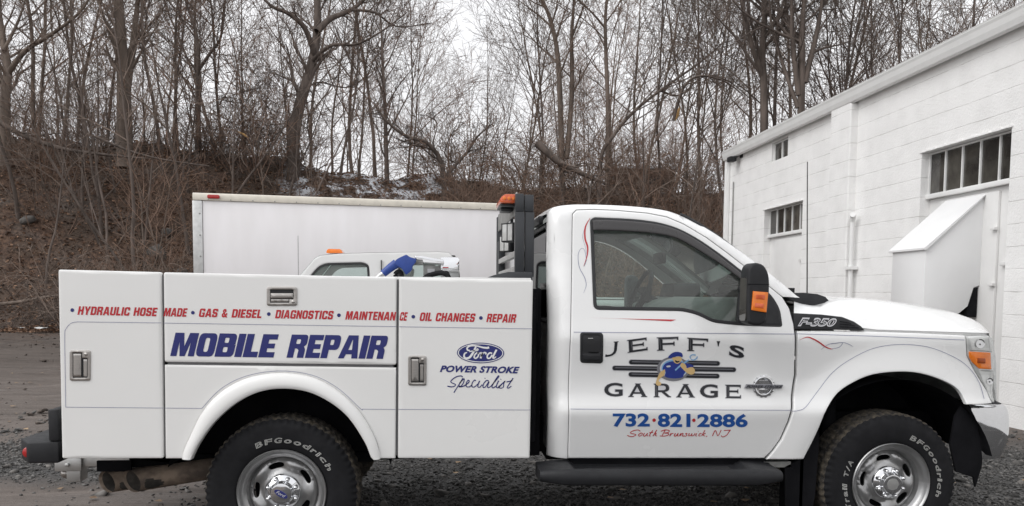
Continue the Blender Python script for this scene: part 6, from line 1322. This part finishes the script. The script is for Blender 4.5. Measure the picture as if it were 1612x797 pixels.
# ---- running board
L0, L1 = atY(852, 745, 4.36), atY(1237, 760, 4.36); zt0, zt1 = atY(880, 737, 4.36).z, atY(1200, 739, 4.36).z
secs = []
for t in np.array([0, .012, .04, .10, .13, .145, .16, .84, .855, .87, .90, .96, .988, 1.]):
    x = L0.x+(L1.x-L0.x)*t; k = min(1., t/.13, (1-t)/.13); k = float(smooth(.35+.65*k)) if k < 1 else 1.; zt_ = zt0+(zt1-zt0)*t; zc = zt_-.06; h = .05*(.55+.45*k); st = -.036*float(smooth((t-.13)/.03))*float(smooth((.87-t)/.03)); yo_ = 4.36+.05*(1-k)
    secs.append([(x, y, z) for y, z in [(yo_+.05, zc-h), (yo_+.012, zc-h*.7), (yo_, zc-h*.2), (yo_+.002, zc+h*.45), (yo_+.012, zc+h*.85), (yo_+.03, zc+h), (yo_+.045, zc+h+st), (4.58, zc+h+st+.006), (4.60, zc+h+st+.012), (4.62, zc+h), (4.62, zc-h)]])
mb = MB(); mb.grid(secs); mb.add(secs[0], [tuple(range(11))]); mb.add(secs[-1], [tuple(range(11))[::-1]]); rbd = mb.build('running_board', M['plastic'], tk, smooth=True)
mb = MB(); mb.box((XR+.12, 4.605, .44), (2.0, 4.63, .615)); mb.build('rocker_panel', M['dark'], tk)
mb = MB()
for k in range(5): mb.box((L0.x+.28, 4.42+k*.028, zt0-.050), (L1.x-.28, 4.432+k*.028, zt0-.042))
mb.build('step_tread', M['rubber_trim'], rbd, bevel=.002)
for x in (L0.x+.25, L0.x+.75, L1.x-.2):
    mb = MB(); mb.box((x, 4.64, .50), (x+.06, 5.05, .54)); mb.build('bracket', M['dark'], tk)
mb = MB(); p = atY(1215, 731, 4.6); mb.box((p.x-.05, 4.6, p.z-.02), (p.x+.12, 4.8, p.z+.015)); mb.build('bracket', M['zinc'], tk)
mb = MB(); mf = [(1268, 640), (1284, 650), (1290, 690), (1283, 780), (1270, 850), (1236, 850), (1236, 735), (1262, 722)]; mb.prism([((v := atY(x, y, 4.60)).x, v.z) for x, y in mf], lambda a, b, y: (a, y, b), 4.60, 4.62); mb.box((p.x+.18, 4.60, .12), (p.x+.20, 4.88, .62)); mb.build('mud_flap', M['dark'], tk)
# ---- rear bumper, hitch, exhaust
a = atY(44, 713, 4.58); zl, zh = atY(60, 730, 4.58).z, atY(60, 696, 4.58).z; xr = atY(27, 700, 4.66).x; xq = atY(92, 700, 4.58).x
mb = MB(); tp = [(xq, 4.58), (xq, 2*YC-4.58), (a.x, 2*YC-4.58), (xr, 2*YC-4.70), (xr, 4.70), (a.x, 4.58)]; mb.prism(tp, lambda u, v, z: (u, v, z), zl, zh); zr = atY(80, 645, 4.58).z; xl = atY(73.5, 645, 4.58).x
mb.box((xl, 4.585, zh+.001), (xq, 2*YC-4.585, zr)); rbp = mb.build('rear_bumper', M['plastic'], tk, bevel=.012)
mb = MB(); q = atY(35, 712, 4.62); nx = np.array([a.x-xr, 0, 0]); 
for y_, s_ in ((4.645, 1), (2*YC-4.645, -1)): mb.lathe([(0, -.006*s_), (.024, -.005*s_), (.030, -.001*s_), (.031, .03*s_)], (q.x+.035, y_-.034*s_, q.z), 20)
mb.build('reflector', M['red'], rbp, smooth=True)
h0 = atY(92, 722, 5.53); mb = MB(); p1 = atY(134, 735, 5.53); mb.box((h0.x, 5.47, h0.z-.075), (p1.x, 5.60, h0.z+.02)); mb.box((p1.x-.10, 5.48, h0.z-.15), (p1.x-.01, 5.59, h0.z-.02)); mb.box((p1.x, 5.49, h0.z-.05), (X0+.3, 5.57, h0.z+.04)); mb.lathe([(0, .0), (.014, 0), (.014, .03)], ((h0.x+p1.x)/2+.0, 5.45, h0.z-.03), 10); hi = mb.build('hitch_mount', M['alu'], tk, bevel=.008)
mb = MB(); q = atY(104, 745, 5.53); th = np.linspace(0, math.pi, 10); mb.lathe([(.034*math.sin(t), .034*math.cos(t)) for t in th], (q.x, 5.53, q.z), 20, 'z'); mb.tube([(q.x, 5.53, q.z+.02), (q.x, 5.53, q.z+.09)], .016, 10); mb.build('hitch_ball', M['stainless'], hi, smooth=True)
for (px, py, y) in ((168, 759, 4.98), (207, 758, 4.80)):
    c = atY(px, py, y); e = atY(330, 738, y+.05); e2 = atY(420, 735, 5.0); d = (e-c).normalized()
    path = [tuple(c), tuple(c+d*.1), tuple(c+d*.3), tuple(e), tuple(e2)]; r0 = .064
    mb = MB(); mb.tube(path, [r0, r0, r0, r0, r0], 24, False); v = mb.v[0]
    r0c = c.y; v[:24, 0] += -(v[:24, 1]-r0c)*1.05; mb.tube([tuple(c+d*.02), tuple(c+d*.3), tuple(e)], [r0*.94, r0*.92, r0*.85], 24, False, 1)
    w0_ = mb.v[1]; w0_[:24, 0] += -(w0_[:24, 1]-r0c)*1.05; mb.add(np.r_[v[:24], w0_[:24]], [(i, (i+1) % 24, 24+(i+1) % 24, 24+i) for i in range(24)]); mb.build('exhaust_pipe', [M['exhaust'], M['pipe_shade']], tk, smooth=True)
mb = MB(); p = atY(152, 726, 4.95); q = atY(220, 742, 4.95); mb.box((p.x, 4.95, q.z), (q.x-.05, 4.97, p.z)); p = atY(205, 722, 5.0); mb.prism([((v := atY(x, y, 5.0)).x, v.z) for x, y in [(222, 724), (280, 730), (420, 730), (420, 720), (222, 718)]], lambda a, b, y: (a, y, b), 5., 5.02); mb.build('splash_guard', M['dark'], tk)
# ---- headache rack, beacon
RX = .50; yn, yf_ = 4.74, 6.22
zt_ = atY(815, 305, yn).z; zb2 = atY(815, 436, yn).z; zk = atY(815, 333, yn).z
rk = None
mb = MB(); mb.box((RX-.03, yn, zb2), (RX+.025, yn+.05, zk)); mb.box((RX+.03, yn+.01, zb2), (RX+.085, yn+.055, zk)); mb.box((RX-.03, yn-.003, zk), (RX+.02, yn+.05, zt_)); mb.box((RX+.025, yn+.006, zk), (RX+.08, yn+.055, zt_-.004))
rk = mb.build('rack_post', M['rack'], tk, bevel=.004)
mb = MB(); mb.box((RX-.03, yf_-.05, zb2), (RX+.035, yf_, zt_)); mb.box((RX-.025, yf_-.16, zb2), (RX+.02, yf_-.052, zb2+.30)); mb.build('rack_post', M['rack'], tk, bevel=.004)
mb = MB(); mb.box((RX-.022, yn+.052, zk-.01), (RX-.012, yf_-.052, zk+.12)); mb.build('rack_plate', M['zinc'], rk, bevel=.004)
mb = MB()
for py in (398, 423): z = atY(815, py, yn).z; mb.box((RX-.024, yn+.052, z-.017), (RX+.01, yf_-.052, z+.017))
mb.build('rack_bar', M['alu'], rk, bevel=.003)
for y, z_, dx_ in ((5.14, zk-.01, .0), (5.95, zk-.03, .05)):
    Q = Matrix.Translation((RX-.012+dx_, y, z_-.085)) @ Matrix.Rotation(R(38), 4, 'Z')
    mb = MB(); mb.box((-.035, -.06, -.062), (.02, .06, .062), 0, Q); mb.tube([tuple(Q @ Vector((.0, 0, .06))), (RX-.012+dx_, y, z_+.02)], .012, 6); wl = mb.build('work_lamp', M['plastic'], rk, bevel=.01)
    mb = MB(); mb.box((-.041, -.05, -.052), (-.0355, .05, .052), 0, Q); mb.build('lamp_glass', M['lamp_lens'], wl, bevel=.002)
    mb = MB()
    for k in (-1, 0, 1): mb.box((-.044, k*.05-.0025, -.06), (-.0415, k*.05+.0025, .06), 0, Q)
    mb.build('lamp_guard', M['rubber_trim'], wl)
mb = MB(); mb.box((RX-.11, 4.84, zt_-.062), (RX-.022, 5.12, zt_-.048)); mb.box((RX-.10, 4.93, zt_-.085), (RX-.03, 5.05, zt_-.0625)); mb.build('beacon_mount', M['rack'], rk, bevel=.003)
mb = MB(); mb.prism(rounded([(RX-.115, zt_-.047), (RX-.022, zt_-.047), (RX-.022, zt_+.004), (RX-.085, zt_+.004), (RX-.112, zt_-.016)], .01), lambda a, b, y: (a, y, b), 4.80, 5.14); bc = mb.build('beacon', M['orange'], rk, bevel=.008)
mb = MB()
for k in range(3): mb.lathe([(0, -.004), (.009, -.003), (.011, 0)], (RX-.09+k*.028, 4.797, zt_-.022), 12)
mb.build('beacon_lens', M['amber'], bc, smooth=True)
mb = MB(); tr_ = [(748, 438), (768, 437), (778, 433), (801, 428), (838, 429), (838, 441), (748, 440)]; mb.prism([((v := atY(x, y, 4.56)).x, v.z) for x, y in tr_], lambda a, b, y: (a, y, b), 4.56, 4.75); mb.build('rack_foot', M['rack'], rk, bevel=.004)
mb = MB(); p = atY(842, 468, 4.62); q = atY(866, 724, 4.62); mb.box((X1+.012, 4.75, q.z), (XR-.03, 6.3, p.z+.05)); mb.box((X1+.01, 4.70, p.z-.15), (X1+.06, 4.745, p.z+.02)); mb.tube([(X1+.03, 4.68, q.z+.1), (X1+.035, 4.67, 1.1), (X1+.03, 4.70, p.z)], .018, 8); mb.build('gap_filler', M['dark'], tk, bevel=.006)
# third brake lamp on the cab back, wipers of detail
mb = MB(); p = atY(846, 350, 5.0); mb.prism(rounded([(4.98, 1.985), (5.3, 1.985), (5.3, 2.035), (4.98, 2.035)], .015), lambda a, b, x: (x, a, b), XR-.02, XR+.03); mb.build('cargo_lamp', M['rubber_trim'], tk, bevel=.006)
# ---- fuel transfer pump and nozzle standing in the bed
YP3 = 5.15
zN = lambda *p: [((v := atY(580+x/10.07, 390+y/10.07, YP3)).x, v.z) for x, y in p]
tank = thing('transfer_tank', 'steel transfer tank with chrome pump in the open bed of the repair truck', 'fuel tank', (-.1, 5.4, .76))
mb = MB(); mb.box((-.62, 4.99, .762), (.30, 5.75, 1.57)); mb.build('tank_body', M['alu'], tank, bevel=.02)
mb = MB(); mb.prism(zN((870, 275), (1060, 275), (1060, 290), (1160, 290), (1160, 400), (1060, 430), (870, 440)), lambda a, b, y: (a, y, b), YP3+.02, YP3+.16); mb.build('pump_body', M['zinc'], tank, bevel=.012)
mb = MB(); t0, t1 = zN((1150, 330), (1440, 330)); mb.tube([(t0[0], YP3+.07, t0[1]), (t1[0]-.01, YP3+.07, t1[1]), (t1[0], YP3+.07, t1[1])], [.085*.9, .085*.9, .07], 24); mb.build('motor', M['chrome'], tank, smooth=True)
mb = MB(); mb.prism(zN((735, 130), (830, 135), (1190, 195), (1200, 250), (1195, 268), (870, 245), (860, 200), (735, 190)), lambda a, b, y: (a, y, b), YP3-.03, YP3+.05); mb.build('nozzle_cover', M['chrome'], tank, bevel=.014)
mb = MB(); mb.prism(zN((935, 335), (1050, 335), (1050, 395), (935, 395)), lambda a, b, y: (a, y, b), YP3+.012, YP3+.0195); mb.build('data_plate', M['ink_silver'], tank)
mb = MB(); mb.prism(zN((1175, 308), (1270, 308), (1270, 370), (1175, 370)), lambda a, b, y: (a, y, b), YP3-.012, YP3-.009); mb.build('label', M['ink_silver'], tank)
mb = MB(); mb.prism(zN((1178, 310), (1268, 310), (1268, 324), (1178, 324)), lambda a, b, y: (a, y, b), YP3-.0145, YP3-.0121); mb.build('label', M['ink_red'], tank)
mb = MB(); H_ = zN((1280, 500), (1240, 430), (1150, 405), (1040, 420), (930, 460), (860, 520)); mb.tube([(u, YP3-.02, v) for u, v in spline(H_, 5)], .017, 10); H2 = zN((440, 480), (430, 420), (470, 380), (520, 400), (530, 470)); mb.tube([(u, YP3-.01, v) for u, v in spline(H2, 5)], .014, 8); mb.build('hose', M['rubber'], tank, smooth=True)
noz = thing('fuel_nozzle', 'blue fuel nozzle resting on the chrome pump in the truck bed', 'fuel nozzle', (zN((620, 300))[0][0], YP3, 1.65))
body_ = rounded(zN((425, 215), (470, 175), (610, 112), (650, 150), (735, 175), (760, 195), (755, 240), (700, 300), (695, 360), (600, 440), (530, 330), (470, 300), (415, 260)), .012)
mb = MB(); mb.prism(body_, lambda a, b, y: (a, y, b), YP3-.045, YP3+.02); mb.build('handle_guard', M['nozzle'], noz, bevel=.012)
sp_ = zN((450, 250), (350, 320), (235, 415)); mb = MB(); mb.tube([(u, YP3-.012, v) for u, v in sp_], [.030, .027, .024], 12); mb.build('nozzle_sleeve', M['nozzle'], noz, smooth=True)
sp_ = zN((250, 405), (190, 440), (120, 500)); mb = MB(); mb.tube([(u, YP3-.012, v) for u, v in sp_], [.018, .016, .015], 12); mb.build('spout', M['alu'], noz, smooth=True)
sp_ = zN((735, 205), (800, 215), (870, 225)); mb = MB(); mb.tube([(u, YP3-.0, v) for u, v in sp_], [.022, .02, .024], 10); mb.build('swivel', M['zinc'], noz, smooth=True)
